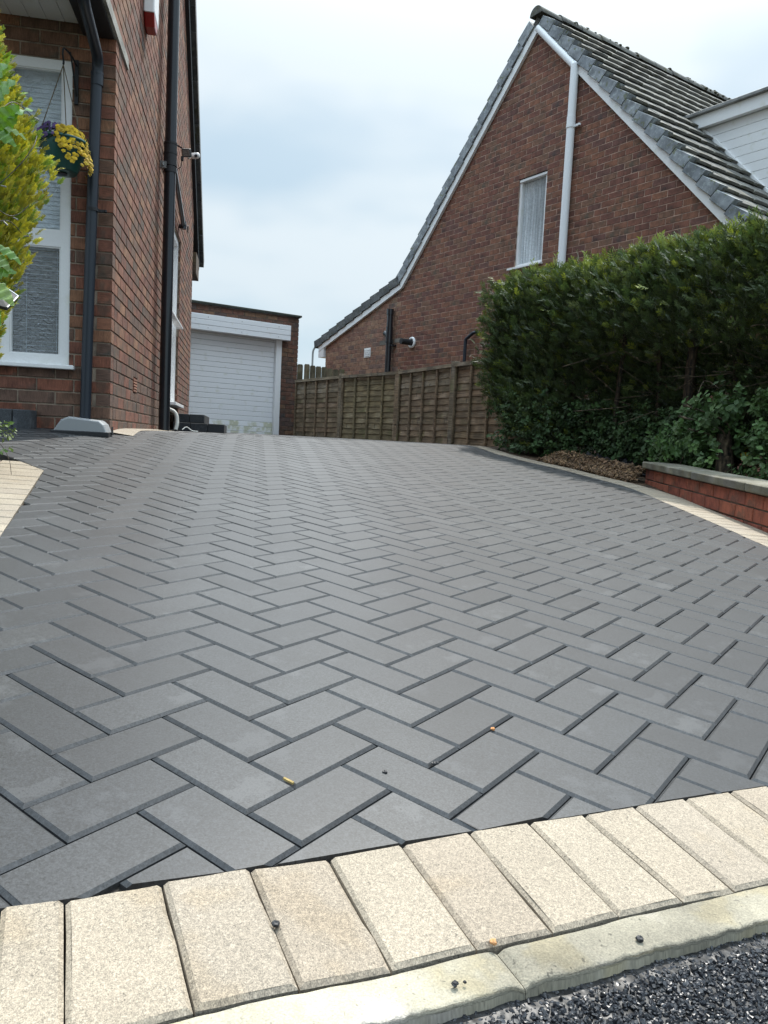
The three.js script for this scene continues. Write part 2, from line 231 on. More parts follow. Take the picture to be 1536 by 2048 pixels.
// edges at which pavers are sawn to the border
const SAW = []; for (const L of [FRONT_IN, RIGHT_IN, LEFT_IN, LEFT_TOP]) for (let i = 0; i < L.length - 1; i++) SAW.push([L[i], L[i + 1], L]);
const segDist = (p, a, b) => { const dx = b[0] - a[0], dz = b[1] - a[1], t = clamp(((p[0] - a[0]) * dx + (p[1] - a[1]) * dz) / (dx * dx + dz * dz), 0, 1); return Math.hypot(p[0] - a[0] - t * dx, p[1] - a[1] - t * dz); };

// placement of a flat piece on the ground: local x along dir, local z up
function onGround(x, z, dir, lift = 0, tilt = 0) {
  const n = gn(x, z); if (tilt) { n.x += rr(-tilt, tilt); n.z += rr(-tilt, tilt); n.normalize(); }
  const u = V3(dir[0], 0, dir[1]); u.addScaledVector(n, -u.dot(n)).normalize(); const v = n.clone().cross(u);
  const m = new THREE.Matrix4().makeBasis(u, v, n); m.setPosition(x, gy(x, z) + lift, z); return m;
}
function setM(o, m) { m.decompose(o.position, o.quaternion, o.scale); return o; }
const camD = (x, y, z) => Math.hypot(x, y - 0.6, z);

// ------------------------------------------------------------------ terrain, road
{
  const gs = [[-140, 140, 70], [-14, 14, 112]].map(([a, b, n], k) => {
    const P = [], I = [], U = []; const N = n + 1;
    for (let j = 0; j < N; j++) for (let i = 0; i < N; i++) { const x = mix(a, b, i / n), z = mix(a, b, j / n) - 6; const far = Math.max(Math.abs(x), Math.abs(z + 6)); const xx = clamp(x, -9, 9), zz = clamp(z, -40, 0.6); let y = Math.max(gy(xx, zz), -0.25) - 0.075; if (k === 0 && far < 13) y -= 0.6; P.push(x, y, z); U.push(x / 2, z / 2); }
    for (let j = 0; j < n; j++) for (let i = 0; i < n; i++) { const q = j * N + i; I.push(q, q + N, q + 1, q + 1, q + N, q + N + 1); }
    const g = new THREE.BufferGeometry(); g.setAttribute('position', new THREE.Float32BufferAttribute(P, 3)); g.setAttribute('uv', new THREE.Float32BufferAttribute(U, 2)); g.setIndex(I); g.computeVertexNormals(); return g.toNonIndexed();
  });
  struct('ground', merge(gs), M.lawn);
}
// a sheet over a plan outline that follows the ground
function sheet(poly, lift, cell = 0.25, s = 1) {
  const P = [], U = []; let x0 = 1e9, x1 = -1e9, z0 = 1e9, z1 = -1e9; for (const [x, z] of poly) { x0 = Math.min(x0, x); x1 = Math.max(x1, x); z0 = Math.min(z0, z); z1 = Math.max(z1, z); }
  for (let x = x0; x < x1; x += cell) for (let z = z0; z < z1; z += cell) {
    let q = poly.map((p) => [p[0], p[1]]), sg = polyArea(q) > 0 ? 1 : -1; if (sg < 0) q.reverse();
    let f = q.map(() => false); for (const h of [[-1, 0, -x], [1, 0, x + cell], [0, -1, -z], [0, 1, z + cell]]) { [q, f] = cut(q, f, ...h); if (q.length < 3) break; }
    if (q.length < 3) continue; const tris = THREE.ShapeUtils.triangulateShape(q.map((p) => new THREE.Vector2(...p)), []);
    for (const t of tris) for (const i of [t[0], t[2], t[1]]) { const [a, b] = q[i]; P.push(a, gy(a, b) + lift, b); U.push(a / s, b / s); }
  }
  const g = new THREE.BufferGeometry(); g.setAttribute('position', new THREE.Float32BufferAttribute(P, 3)); g.setAttribute('uv', new THREE.Float32BufferAttribute(U, 2)); g.computeVertexNormals(); return g;
}

// ------------------------------------------------------------------ driveway: herringbone block pavers
const LU = [0.08109645, 0.05750276], LV = [0.0580314, -0.08140628];    // plan steps of the bond, 0.1 m each
{
  const bed = struct('driveway', sheet(DRIVE, -0.012, 0.3, 0.6), M.sand);
  const Ulen = Math.hypot(...LU), Vlen = Math.hypot(...LV), gap = 0.0013, list = [];
  const outline = (w, h) => [[-w / 2 + gap, -h / 2 + gap], [w / 2 - gap, -h / 2 + gap], [w / 2 - gap, h / 2 - gap], [-w / 2 + gap, h / 2 - gap]];
  const OPT = { c: 0.005, cd: 0.0045, h: 0.05, s: 0.6 };
  const fullGeo = [0, 1].map((k) => Array.from({ length: 10 }, () => block(k ? outline(0.1, 0.2) : outline(0.2, 0.1), { ...OPT, ou: rnd(), ov: rnd() })));
  const all4 = [true, true, true, true];
  for (let n = -42; n <= 60; n++) for (let m = -110; m <= 70; m++) for (let k = 0; k < 2; k++) {
    const i = m + 2 * n, j = -m + 2 * n, ci = k ? i + 1.5 : i + 1, cj = k ? j + 2 : j + 0.5;    // k = 0: long side along u; k = 1: along v
    const x = PO.x + ci * LU[0] + cj * LV[0], z = PO.z + ci * LU[1] + cj * LV[1];
    if (z > -0.4 || z < -15.6 || x < -5.2 || x > 2.2) continue;
    const hw = k ? 0.5 : 1, hh = k ? 1 : 0.5, cs = [[-hw, -hh], [hw, -hh], [hw, hh], [-hw, hh]].map(([a, b]) => [x + a * LU[0] + b * LV[0], z + a * LU[1] + b * LV[1]]);
    const ins = cs.filter((p) => inPoly(p[0], p[1], DRIVE)).length; if (!ins && !inPoly(x, z, DRIVE)) continue;
    let poly = null, ch = null;
    if (ins < 4) {
      let q = k ? outline(0.1, 0.2) : outline(0.2, 0.1), f = all4.slice();
      for (const [a, b, L] of SAW) { if (segDist([x, z], a, b) > 0.13) continue;
        const dx = b[0] - a[0], dz = b[1] - a[1], l = Math.hypot(dx, dz); let nx = dz / l, nz = -dx / l;           // candidate normal; make it point out of the drive
        const mx = (a[0] + b[0]) / 2, mz = (a[1] + b[1]) / 2; if (inPoly(mx + nx * 0.02, mz + nz * 0.02, DRIVE)) { nx = -nx; nz = -nz; }
        if ((L === LEFT_IN || L === LEFT_TOP)) { const side = L === LEFT_IN ? LEFT_TOP : LEFT_IN; const d1 = segDist([x, z], a, b); let d2 = 9; for (let t = 0; t < side.length - 1; t++) d2 = Math.min(d2, segDist([x, z], side[t], side[t + 1])); if (d2 < d1) continue; }
        const lu = (nx * LU[0] + nz * LU[1]) / Ulen, lv = (nx * LV[0] + nz * LV[1]) / Vlen, kk = (a[0] - x) * nx + (a[1] - z) * nz - 0.0006; [q, f] = cut(q, f, lu, lv, kk); if (q.length < 3) break; }
      if (q.length < 3 || polyArea(q) < 0.0006) continue; poly = q; ch = f;
    }
    list.push({ x, z, k, poly, ch, d: camD(x, gy(x, z), z), vis: Math.abs(x) < -z * 0.54 + 0.1 });
  }
  list.sort((a, b) => (b.vis - a.vis) || a.d - b.d);
  const rest = M.pavers.map(() => []);
  list.forEach((p, idx) => {
    const v = Math.floor(rnd() * 10), geo = p.poly ? block(p.poly, { ...OPT, ch: p.ch, ou: rnd(), ov: rnd() }) : fullGeo[p.k][v], t = Math.floor(Math.pow(rnd(), 1.15) * 6), m = onGround(p.x, p.z, LU, rr(-0.0007, 0.0007), 0.006);
    if (idx < 300) setM(part('paver', geo, M.pavers[t], bed), m); else rest[t].push((p.poly ? geo : geo.clone()).applyMatrix4(m));
  });
  rest.forEach((g, t) => g.length && part('pavers_beyond', merge(g), M.pavers[t], bed, null, 'stuff'));
}

// ------------------------------------------------------------------ borders of buff blocks
function border(name, inner, outer, pitch) {                          // blocks laid across a band between two plan lines
  const cum = (L) => { const c = [0]; for (let i = 1; i < L.length; i++) c.push(c[i - 1] + Math.hypot(L[i][0] - L[i - 1][0], L[i][1] - L[i - 1][1])); return c; };
  const b = struct(name), quads = [];
  if (!pitch) for (let i = 0; i < inner.length - 1; i++) { const seg = Math.max(1, Math.round(Math.hypot(inner[i + 1][0] - inner[i][0], inner[i + 1][1] - inner[i][1]) / 0.103)); for (let k = 0; k < seg; k++) { const f = (A, t) => [mix(A[i][0], A[i + 1][0], t), mix(A[i][1], A[i + 1][1], t)]; quads.push([f(inner, k / seg), f(inner, (k + 1) / seg), f(outer, (k + 1) / seg), f(outer, k / seg)]); } }
  else { const c = cum(inner), tot = c[c.length - 1], at = (L, d) => { let i = 0; while (i < L.length - 2 && c[i + 1] < d) i++; const t = (d - c[i]) / (c[i + 1] - c[i]); return [mix(L[i][0], L[i + 1][0], t), mix(L[i][1], L[i + 1][1], t)]; }; const n = Math.round(tot / pitch); for (let k = 0; k < n; k++) { const a = (k / n) * tot, e = ((k + 1) / n) * tot; quads.push([at(inner, a), at(inner, e), at(outer, e), at(outer, a)]); } }
  for (const q of quads) {
    const cx = (q[0][0] + q[1][0] + q[2][0] + q[3][0]) / 4, cz = (q[0][1] + q[1][1] + q[2][1] + q[3][1]) / 4, m = onGround(cx, cz, LU, rr(-0.001, 0.0015), 0.005), inv = m.clone().invert();
    let p = q.map(([x, z]) => { const w = V3(x, gy(x, z), z).applyMatrix4(inv); return [w.x, w.y]; }), innerEdge = 0; const plainSide = true; if (polyArea(p) < 0) { p.reverse(); innerEdge = 2; }
    const ex = p.map((w, i) => { const nx = p[(i + 1) % 4], pv = p[(i + 3) % 4], d1 = Math.hypot(nx[0] - w[0], nx[1] - w[1]), d2 = Math.hypot(pv[0] - w[0], pv[1] - w[1]); return [w[0] + ((nx[0] - w[0]) / d1 + (pv[0] - w[0]) / d2) * 0.0011, w[1] + ((nx[1] - w[1]) / d1 + (pv[1] - w[1]) / d2) * 0.0011]; });
    // edges a touch ragged
    const rag = []; ex.forEach((w, i) => { const nx = ex[(i + 1) % 4]; for (let t = 0; t < 4; t++) { const u = t / 4, jx = t ? rr(-0.0009, 0.0009) : 0, jy = t ? rr(-0.0009, 0.0009) : 0; rag.push([mix(w[0], nx[0], u) + jx, mix(w[1], nx[1], u) + jy]); } });
    setM(part('border_block', block(rag, { c: 0.005, cd: 0.0042, h: 0.06, s: 0.6, ch: rag.map((_, i) => !(plainSide && Math.floor(i / 4) === innerEdge)), ou: rnd(), ov: rnd() }), M.beige[Math.floor(rnd() * 4)], b), m);
  }
  return b;
}
border('driveway_border', FRONT_IN, FRONT_OUT);
border('driveway_border', RIGHT_IN, RIGHT_OUT, 0.103);
{ // left planting bed: blocks square to the long edge, the far ones sawn along the top edge
  const b = struct('driveway_border'), d = [0.3132, 0.9497], w = [-0.9497, 0.3132], nTop = [0.66, -0.751];
  for (let k = 0; k < 27; k++) for (let row = 0; row < 2; row++) {
    const t0 = k * 0.103 - 0.206, base = [APEX[0] + d[0] * (t0 + 0.0515) + w[0] * (0.1 + row * 0.203), APEX[1] + d[1] * (t0 + 0.0515) + w[1] * (0.1 + row * 0.203)];
    let q = [[-0.1, -0.05], [0.1, -0.05], [0.1, 0.05], [-0.1, 0.05]], f = [true, true, true, true];
    const m = onGround(base[0], base[1], w, rr(-0.001, 0.001), 0.004), vAxis = [-d[0], -d[1]];
    // local x = w, local y = n x u; its plan direction
    const e = new THREE.Vector3().setFromMatrixColumn(m, 1), ly = [e.x, e.z];
    [q, f] = cut(q, f, nTop[0] * w[0] + nTop[1] * w[1], nTop[0] * ly[0] + nTop[1] * ly[1], (APEX[0] - base[0]) * nTop[0] + (APEX[1] - base[1]) * nTop[1] - 0.002);
    const inner = d[1] * 1, cn = [0.9497, -0.3132];
    if (q.length > 2) [q, f] = cut(q, f, cn[0] * w[0] + cn[1] * w[1], cn[0] * ly[0] + cn[1] * ly[1], (APEX[0] - base[0]) * cn[0] + (APEX[1] - base[1]) * cn[1] - 0.001);
    if (q.length < 3 || polyArea(q) < 0.0008) continue;
    setM(part('border_block', block(q, { c: 0.005, cd: 0.0045, h: 0.05, ch: f, s: 0.6, ou: rnd(), ov: rnd() }), M.beige[Math.floor(rnd() * 4)], b), m);
  }
}
// concrete haunch along the road, in two pours
const EDGE_IN = [[-1.09, -0.32], [-0.72, -0.44], [-0.305, -0.602], [-0.248, -0.628], [-0.149, -0.680], [-0.056, -0.721], [0.035, -0.759], [0.128, -0.805], [0.220, -0.846], [0.309, -0.890], [0.403, -0.933], [0.496, -0.976], [0.60, -1.025], [0.75, -1.09], [2.04, -1.635]].map(([x, z]) => [x + 0.001, z + 0.003]);
const EDGE_OUT = EDGE_IN.map((p, i) => { const a = EDGE_IN[Math.max(0, i - 1)], b = EDGE_IN[Math.min(EDGE_IN.length - 1, i + 1)], dx = b[0] - a[0], dz = b[1] - a[1], l = Math.hypot(dx, dz), w = 0.052; return [p[0] - dz / l * w, p[1] + dx / l * w]; });
{
  const e = struct('concrete_edging');
  const inn = EDGE_IN;
  const pour = (a, b) => {
    const S = 90, P = [], U = [], I = []; const lerpL = (L, t) => { const f = t * (L.length - 1), i = Math.min(L.length - 2, Math.floor(f)), k = f - i; return [mix(L[i][0], L[i + 1][0], k), mix(L[i][1], L[i + 1][1], k)]; };
    const rows = 7;
    for (let s2 = 0; s2 <= S; s2++) { const t = mix(a, b, s2 / S), A = lerpL(inn, t), B = lerpL(EDGE_OUT, t), wob = (fbm(t * 9, 0.3, 11, 4, 301) - 0.5) * 0.028, endr = Math.min(s2, S - s2) / S * (b - a) * 60, er = 0.006 * Math.exp(-endr * 5);
      for (let r = 0; r < rows; r++) { const k = [0, 0.3, 0.6, 0.9, 0.985, 1.01, 1.03][r], dx = B[0] - A[0], dz = B[1] - A[1], x = A[0] + dx * k + (r > 2 ? wob * dx * 6 : 0), z = A[1] + dz * k + (r > 2 ? wob * dz * 6 : 0); const y = gy(x, z) - [0.004, 0.003, 0.003, 0.003, 0.004, 0.009, 0.10][r] - er + (fbm(x * 0.9 + 3, z * 0.9 + 3, 24, 3, 302) - 0.5) * 0.004; P.push(x, y, z); U.push(x / 0.5, z / 0.5 + (r > 4 ? r * 0.03 : 0)); } }
    for (let s2 = 0; s2 < S; s2++) for (let r = 0; r < rows - 1; r++) { const q = s2 * rows + r; I.push(q, q + 1, q + rows, q + 1, q + rows + 1, q + rows); }
    const g = new THREE.BufferGeometry(); g.setAttribute('position', new THREE.Float32BufferAttribute(P, 3)); g.setAttribute('uv', new THREE.Float32BufferAttribute(U, 2)); g.setIndex(I); g.computeVertexNormals(); return g.toNonIndexed();
  };
  part('concrete_pour', pour(0, 0.5168), M.edging, e); part('concrete_pour', pour(0.5174, 1), M.edging, e);
}
// the road: bitumen sheet and its stones
{
  const RP = []; const road = (() => { const P = [], I = [], U = [], nx = 60, nz = 40; for (let j = 0; j <= nz; j++) for (let i = 0; i <= nx; i++) { const u = i / nx, t = u * (EDGE_OUT.length - 1), k = Math.min(EDGE_OUT.length - 2, Math.floor(t)), f = t - k, x = mix(EDGE_OUT[k][0], EDGE_OUT[k + 1][0], f), z = mix(EDGE_OUT[k][1], EDGE_OUT[k + 1][1], f), d = Math.pow(j / nz, 2.2) * 6 - 0.02; const X = x + 0.42 * d, Z = z + 0.9 * d; P.push(X, Math.max(gy(X, Math.min(Z, 0.6)), -0.2) - 0.019, Z); U.push(X, Z); } for (let j = 0; j < nz; j++) for (let i = 0; i < nx; i++) { const q = j * (nx + 1) + i; I.push(q, q + nx + 1, q + 1, q + 1, q + nx + 1, q + nx + 2); } const g = new THREE.BufferGeometry(); g.setAttribute('position', new THREE.Float32BufferAttribute(P, 3)); g.setAttribute('uv', new THREE.Float32BufferAttribute(U, 2)); g.setIndex(I); g.computeVertexNormals(); return struct('road', g.toNonIndexed(), M.tar); })();
  const geo = new THREE.DodecahedronGeometry(1, 0); { const p = geo.attributes.position; for (let i = 0; i < p.count; i++) { const h = hash2(Math.round(p.getX(i) * 9), Math.round(p.getY(i) * 9), Math.round(p.getZ(i) * 9)) * 0.5 + 0.75; p.setXYZ(i, p.getX(i) * h, p.getY(i) * h * 0.8, p.getZ(i) * h); } geo.computeVertexNormals(); }
  const N = 42000, im = new THREE.InstancedMesh(geo, phys([.022, .023, .027], { roughness: 0.36, map: T.rough }), N); im.name = 'road_stones'; im.userData.kind = 'stuff';
  const o = new THREE.Object3D(), c = new THREE.Color(); let k = 0;
  for (let tries = 0; k < N && tries < 400000; tries++) {
    const u = rr(0.25, 0.93), t = u * (EDGE_OUT.length - 1), i = Math.floor(t), f = t - i, d = Math.pow(rnd(), 1.1) * 0.55 - 0.006, x = mix(EDGE_OUT[i][0], EDGE_OUT[i + 1][0], f) + 0.42 * d, z = mix(EDGE_OUT[i][1], EDGE_OUT[i + 1][1], f) + 0.9 * d;
    if (z > -0.25 || x < -0.3 || x > 1.1) continue;
    const s = rr(0.0015, 0.0038); o.position.set(x, gy(x, z) - 0.019 + s * 0.1 + rr(-0.001, 0.0018) + (d < 0.02 ? -0.003 : 0), z); o.rotation.set(rr(0, 6), rr(0, 6), rr(0, 6)); o.scale.set(s * rr(0.8, 1.3), s * rr(0.7, 1), s * rr(0.8, 1.3)); o.updateMatrix(); im.setMatrixAt(k, o.matrix); const v = rr(0.55, 1.7); im.setColorAt(k, c.setRGB(v, v, v * 1.03)); k++;
  }
  im.count = k; road.add(im);
}

// ------------------------------------------------------------------ brickwork
const CO = 0.083, PITCH = 0.23, JT = 0.0105;
const camInv = new THREE.Matrix4(); { camera.updateMatrixWorld(true); camInv.copy(camera.matrixWorld).invert(); }
function inView(p) { const q = p.clone().applyMatrix4(camInv), t = Math.tan(66.336 * Math.PI / 360); return q.z < -0.1 && Math.abs(q.y) < -q.z * t * 1.02 && Math.abs(q.x) < -q.z * t * 0.765; }
// lays stretcher bond in a wall frame (u along, h up, out) and appends to list
function layBricks(list, frame, { u0, u1, h0, h1, anchor = 0, shift = 0, lo, hi, region, holes = [], tone, depth = 0.1 }) {
  const all = [true, true, true, true];
  for (let k = Math.floor(h0 / CO); k * CO < h1; k++) {
    const y0 = Math.max(k * CO + JT / 2, h0), y1 = Math.min((k + 1) * CO - JT / 2, h1); if (y1 - y0 < 0.012) continue;
    const even = k % 2 === 0, base = anchor + (even ? 0 : PITCH / 2) + shift, L = lo ? lo[even ? 0 : 1] : u0, R = hi ? hi[even ? 0 : 1] : u1;
    for (let i = Math.floor((L - base) / PITCH) - 1; base + i * PITCH < R; i++) {
      const jog = rr(-0.004, 0.004); let a = Math.max(base + i * PITCH + JT / 2, L), b = Math.min(base + (i + 1) * PITCH - JT / 2, R); if (Math.abs(a - L) < 0.006) a = L; if (Math.abs(b - R) < 0.006) b = R; if (b - a < 0.02) continue;
      let rects = [[a, b, y0, y1]];
      for (const [ha, hb, hc, hd] of holes) rects = rects.flatMap(([p, q, r, s]) => { if (q <= ha || p >= hb || s <= hc || r >= hd) return [[p, q, r, s]]; const o = []; if (p < ha) o.push([p, ha, r, s]); if (q > hb) o.push([hb, q, r, s]); const m0 = Math.max(p, ha), m1 = Math.min(q, hb); if (r < hc) o.push([m0, m1, r, hc]); if (s > hd) o.push([m0, m1, hd, s]); return o; });
      for (const [p, q, r, s] of rects) {
        if (q - p < 0.018 || s - r < 0.014) continue;
        const cx = (p + q) / 2, cy = (r + s) / 2; let poly = [[p - cx, r - cy], [q - cx, r - cy], [q - cx, s - cy], [p - cx, s - cy]], f = all.slice(), clipped = false;
        if (region) { for (let t = 0; t < region.length; t++) { const A = region[t], B = region[(t + 1) % region.length], nx = B[1] - A[1], ny = A[0] - B[0], l = Math.hypot(nx, ny), before = polyArea(poly); [poly, f] = cut(poly, f, nx / l, ny / l, ((A[0] - cx) * nx + (A[1] - cy) * ny) / l); if (poly.length < 3) break; if (polyArea(poly) < before - 1e-7) clipped = true; } }
        if (poly.length < 3 || polyArea(poly) < 0.0005) continue;
        const m = frame.clone().multiply(new THREE.Matrix4().makeTranslation(cx, cy, rr(-0.0012, 0.0012)));
        list.push({ poly: clipped ? poly : null, ch: f, w: q - p, hh: s - r, m, tone: tone(cx, cy), depth });
      }
    }
  }
}
function raiseBricks(list, group, mats, max, joint) {
  group.updateMatrixWorld(true); const P = V3(0, 0, 0), cache = new Map();
  for (const b of list) { P.setFromMatrixPosition(b.m).applyMatrix4(group.matrixWorld); b.score = P.distanceTo(camera.position) + (inView(P) ? 0 : 1000); }
  list.sort((x, y) => x.score - y.score);
  const rest = mats.map(() => []);
  list.forEach((b, i) => {
    const mk = (w, h, ou, ov) => block([[-w / 2, -h / 2], [w / 2, -h / 2], [w / 2, h / 2], [-w / 2, h / 2]], { c: 0.0025, h: b.depth, s: 0.5, ou, ov });
    let g; if (b.poly) g = block(b.poly, { c: 0.0025, h: b.depth, ch: b.ch, s: 0.5, ou: rnd(), ov: rnd() });
    else { const key = Math.round(b.w * 500) + '_' + Math.round(b.hh * 500) + '_' + b.depth + '_' + Math.floor(rnd() * 9); g = cache.get(key); if (!g) cache.set(key, (g = mk(b.w, b.hh, rnd(), rnd()))); }
    if (i < max && b.score < 1000) setM(part('brick', g, mats[b.tone], group), b.m); else rest[b.tone].push(g.clone().applyMatrix4(b.m));
  });
  const used = rest.map((g, t) => [g, mats[t]]).filter(([g]) => g.length);
  if (used.length) part('brickwork', mergeGeometries(used.map(([g]) => merge(g)), true), used.map(([, m]) => m), group, null, 'stuff');
}
// mortar core of a wall: outline with holes in u,h, front face just behind the brick faces
function core(outline, holes, frame, t, joint) {
  const s = new THREE.Shape(outline.map((p) => new THREE.Vector2(...p))); for (const [a, b, c, d] of holes) s.holes.push(new THREE.Path([[a, c], [a, d], [b, d], [b, c]].map((p) => new THREE.Vector2(...p))));
  const g = new THREE.ExtrudeGeometry(s, { depth: t, bevelEnabled: false }); g.translate(0, 0, -t - joint); return boxUV(g, 0.5).applyMatrix4(frame);
}
// straight bar lying in the x,y plane between two points, from n0 to n1 across (left normal), z0..z1 deep
function slopeBar(a, b, n0, n1, z0, z1, s = 1) {
  const dx = b[0] - a[0], dy = b[1] - a[1], l = Math.hypot(dx, dy), nx = -dy / l, ny = dx / l;
  const q = [[a[0] + nx * n0, a[1] + ny * n0], [b[0] + nx * n0, b[1] + ny * n0], [b[0] + nx * n1, b[1] + ny * n1], [a[0] + nx * n1, a[1] + ny * n1]]; if (polyArea(q) < 0) q.reverse();
  const g = new THREE.ExtrudeGeometry(new THREE.Shape(q.map((p) => new THREE.Vector2(...p))), { depth: z1 - z0, bevelEnabled: false }); g.translate(0, 0, z0); return boxUV(g, s, rnd(), rnd());
}
// window frame of four mitred-looking members plus extra bars
function frameBars(x0, x1, y0, y1, w, z0, z1) { return [box(x0, x0 + w, y0, y1, z0, z1), box(x1 - w, x1, y0, y1, z0, z1), box(x0 + w, x1 - w, y0, y0 + w, z0, z1), box(x0 + w, x1 - w, y1 - w, y1, z0, z1)]; }
const pickTone = (n, seed) => (u, h) => { const c = fbm(u * 0.9 + seed, h * 1.3 + 5, 999, 2, seed); return clamp(Math.floor((rnd() * 0.75 + (c - 0.5) * 0.9 + 0.125) * n), 0, n - 1); };

// ------------------------------------------------------------------ left house
const AZL = 9.88109915 * Math.PI / 180, AZG = 33.83328307 * Math.PI / 180;
const LH0 = [-1.82314548, 0.5, -5.22596808];
const lh = thing('brick_house', 'brown brick house at the left with side door, black pipes and a sunlit side wall', 'house', LH0, AZL);
const lw = (x, y, z) => V3(x, y - 0.5, z).applyMatrix4(lh.matrixWorld);            // local (x, world height, z) to world
lh.updateMatrixWorld(true);
{
  const fF = new THREE.Matrix4().makeTranslation(0, -0.5, 0), fS = new THREE.Matrix4().makeBasis(V3(0, 0, -1), V3(0, 1, 0), V3(1, 0, 0)).premultiply(fF);
  const B = [], win = [-0.69, -0.262, 0.975, 2.905], door = [4.05, 4.98, 0.60, 2.99];
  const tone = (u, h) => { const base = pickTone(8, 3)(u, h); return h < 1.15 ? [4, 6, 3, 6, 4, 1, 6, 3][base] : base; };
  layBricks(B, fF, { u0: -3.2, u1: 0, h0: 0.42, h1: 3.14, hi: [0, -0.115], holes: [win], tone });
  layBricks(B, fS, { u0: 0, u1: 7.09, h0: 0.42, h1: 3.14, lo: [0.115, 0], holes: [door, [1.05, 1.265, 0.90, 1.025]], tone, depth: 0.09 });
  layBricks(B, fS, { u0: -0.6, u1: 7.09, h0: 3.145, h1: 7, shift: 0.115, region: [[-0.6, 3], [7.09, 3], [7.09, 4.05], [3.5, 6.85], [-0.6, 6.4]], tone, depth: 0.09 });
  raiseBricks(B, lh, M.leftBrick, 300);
  const J = 0.007;
  part('wall', core([[-6, 0.2], [-0.012, 0.2], [-0.012, 3.14], [-6, 3.14]], [win], fF, 0.25, J), M.mortarBuff, lh);
  part('wall', core([[0.008, 0.2], [7.09, 0.2], [7.09, 4.04], [3.5, 6.84], [-0.59, 6.3], [-0.59, 3.15], [0.008, 3.15]], [door, [1.05, 1.265, 0.90, 1.025]], fS, 0.24, J), M.mortarBuff, lh);
  part('wall', box(-6, -5.75, -0.3, 6, -7.09, -0.26), M.mortarBuff, lh); part('wall', box(-6, -0.25, -0.3, 3.6, -7.08, -6.85), M.mortarBuff, lh);
  part('wall', box(-6, -0.02, 2.645, 5.7, 0.35, 0.585), M.leftBrick[0], lh);
  // overhanging storey: white boarded soffit, dark end beam, pale lintel strip
  for (let i = 0; i < 24; i++) part('soffit_board', rbox(-0.205 - (i + 1) * 0.105 + 0.003, -0.205 - i * 0.105, 2.628, 2.642, 0.012, 0.58, 0.003), M.white, lh);
  part('beam', rbox(-0.2, -0.008, 2.56, 2.642, 0.012, 0.56, 0.006), M.blackMatt, lh);
  part('lintel', box(-0.05, 0.012, 2.575, 2.643, -0.44, 0.45), M.offwhite, lh);
  // frosted window
  const w = part('window', merge(frameBars(win[0], win[1], 0.503, 2.405, 0.06, -0.075, -0.012)), M.upvc, lh, 'white framed window with frosted glass in two lights');
  part('transom', box(win[0] + 0.06, win[1] - 0.06, 1.255, 1.356, -0.073, -0.014), M.upvc, w);
  const gm = (y0, y1) => { const g = new THREE.PlaneGeometry(win[1] - win[0] - 0.118, y1 - y0); g.translate((win[0] + win[1]) / 2, (y0 + y1) / 2, -0.045); return boxUV(g, 0.6); };
  part('pane', gm(1.355, 2.347), M.glassSwirl, w); part('pane', gm(0.562, 1.256), M.glassSwirl, w);
  part('bead', merge([...frameBars(win[0] + 0.058, win[1] - 0.058, 1.352, 2.35, 0.012, -0.05, -0.02), ...frameBars(win[0] + 0.058, win[1] - 0.058, 0.56, 1.258, 0.012, -0.05, -0.02)]), M.white, w);
  part('sill', rbox(-1.1, -0.222, 0.474, 0.502, -0.05, 0.045, 0.006), M.upvc, w);
  const slats = []; for (let i = 0; i < 62; i++) { const y = 0.60 + i * 0.029, open = y < 1.24; const g = new THREE.BoxGeometry(0.42, 0.0012, open ? 0.027 : 0.036); g.rotateX(open ? 0.12 : 1.3); g.translate(-0.475, y, -0.13); slats.push(boxUV(g)); }
  part('blind', merge(slats), M.blind, w);
  part('blind_cord', merge([cyl(0.0015, 0.0015, 1.8, -0.56, 0.56, -0.14, 6), cyl(0.0015, 0.0015, 1.8, -0.37, 0.56, -0.14, 6)]), M.blind, w);
  // pipes
  const dp = part('downpipe', merge([tube([[-0.145, 0.14, 0.055], [-0.128, 1.2, 0.055], [-0.105, 2.30, 0.055], [-0.098, 2.36, 0.06], [-0.096, 2.395, 0.085], [-0.093, 2.415, 0.14], [-0.083, 2.475, 0.56], [-0.08, 2.50, 0.63], [-0.08, 2.58, 0.66], [-0.08, 2.9, 0.66]], 0.034, 60, 18)]), M.navy, lh, 'slate grey downpipe with an angled top on the front wall');
  part('collar', merge([cyl(0.038, 0.038, 0.07, -0.103, 2.25, 0.055), cyl(0.0395, 0.0395, 0.014, -0.103, 2.315, 0.055)]), M.navy, dp);
  part('clip', merge([cyl(0.037, 0.037, 0.02, -0.117, 1.48, 0.055), box(-0.085, -0.035, 1.482, 1.498, 0.03, 0.05), cyl(0.008, 0.008, 0.012, -0.04, 1.484, 0.05, 8)]), M.blackMatt, dp);
  const sp = part('soil_pipe', cyl(0.054, 0.054, 6, 0.088, 0.08, -2.58, 28), M.black, lh, 'tall glossy black soil pipe on the sunlit side wall');
  part('collar', merge([cyl(0.061, 0.061, 0.20, 0.088, 2.66, -2.58, 28), cyl(0.064, 0.064, 0.015, 0.088, 2.84, -2.58, 28), cyl(0.064, 0.064, 0.015, 0.088, 2.75, -2.58, 28), cyl(0.064, 0.064, 0.02, 0.088, 2.64, -2.58, 28), cyl(0.062, 0.062, 0.05, 0.088, 2.58, -2.58, 28)]), M.blackMatt, sp);
  part('bracket', merge([box(0.002, 0.06, 2.60, 2.66, -2.56, -2.50), cyl(0.012, 0.012, 0.03, 0.03, 2.615, -2.48, 8)]), M.grey, sp);
  part('waste_pipe', merge([tube([[0.04, 0.16, -3.1], [0.04, 0.85, -3.1], [0.04, 0.90, -3.1], [0.0, 0.92, -3.1]], 0.021, 30, 12)]), M.black, lh);
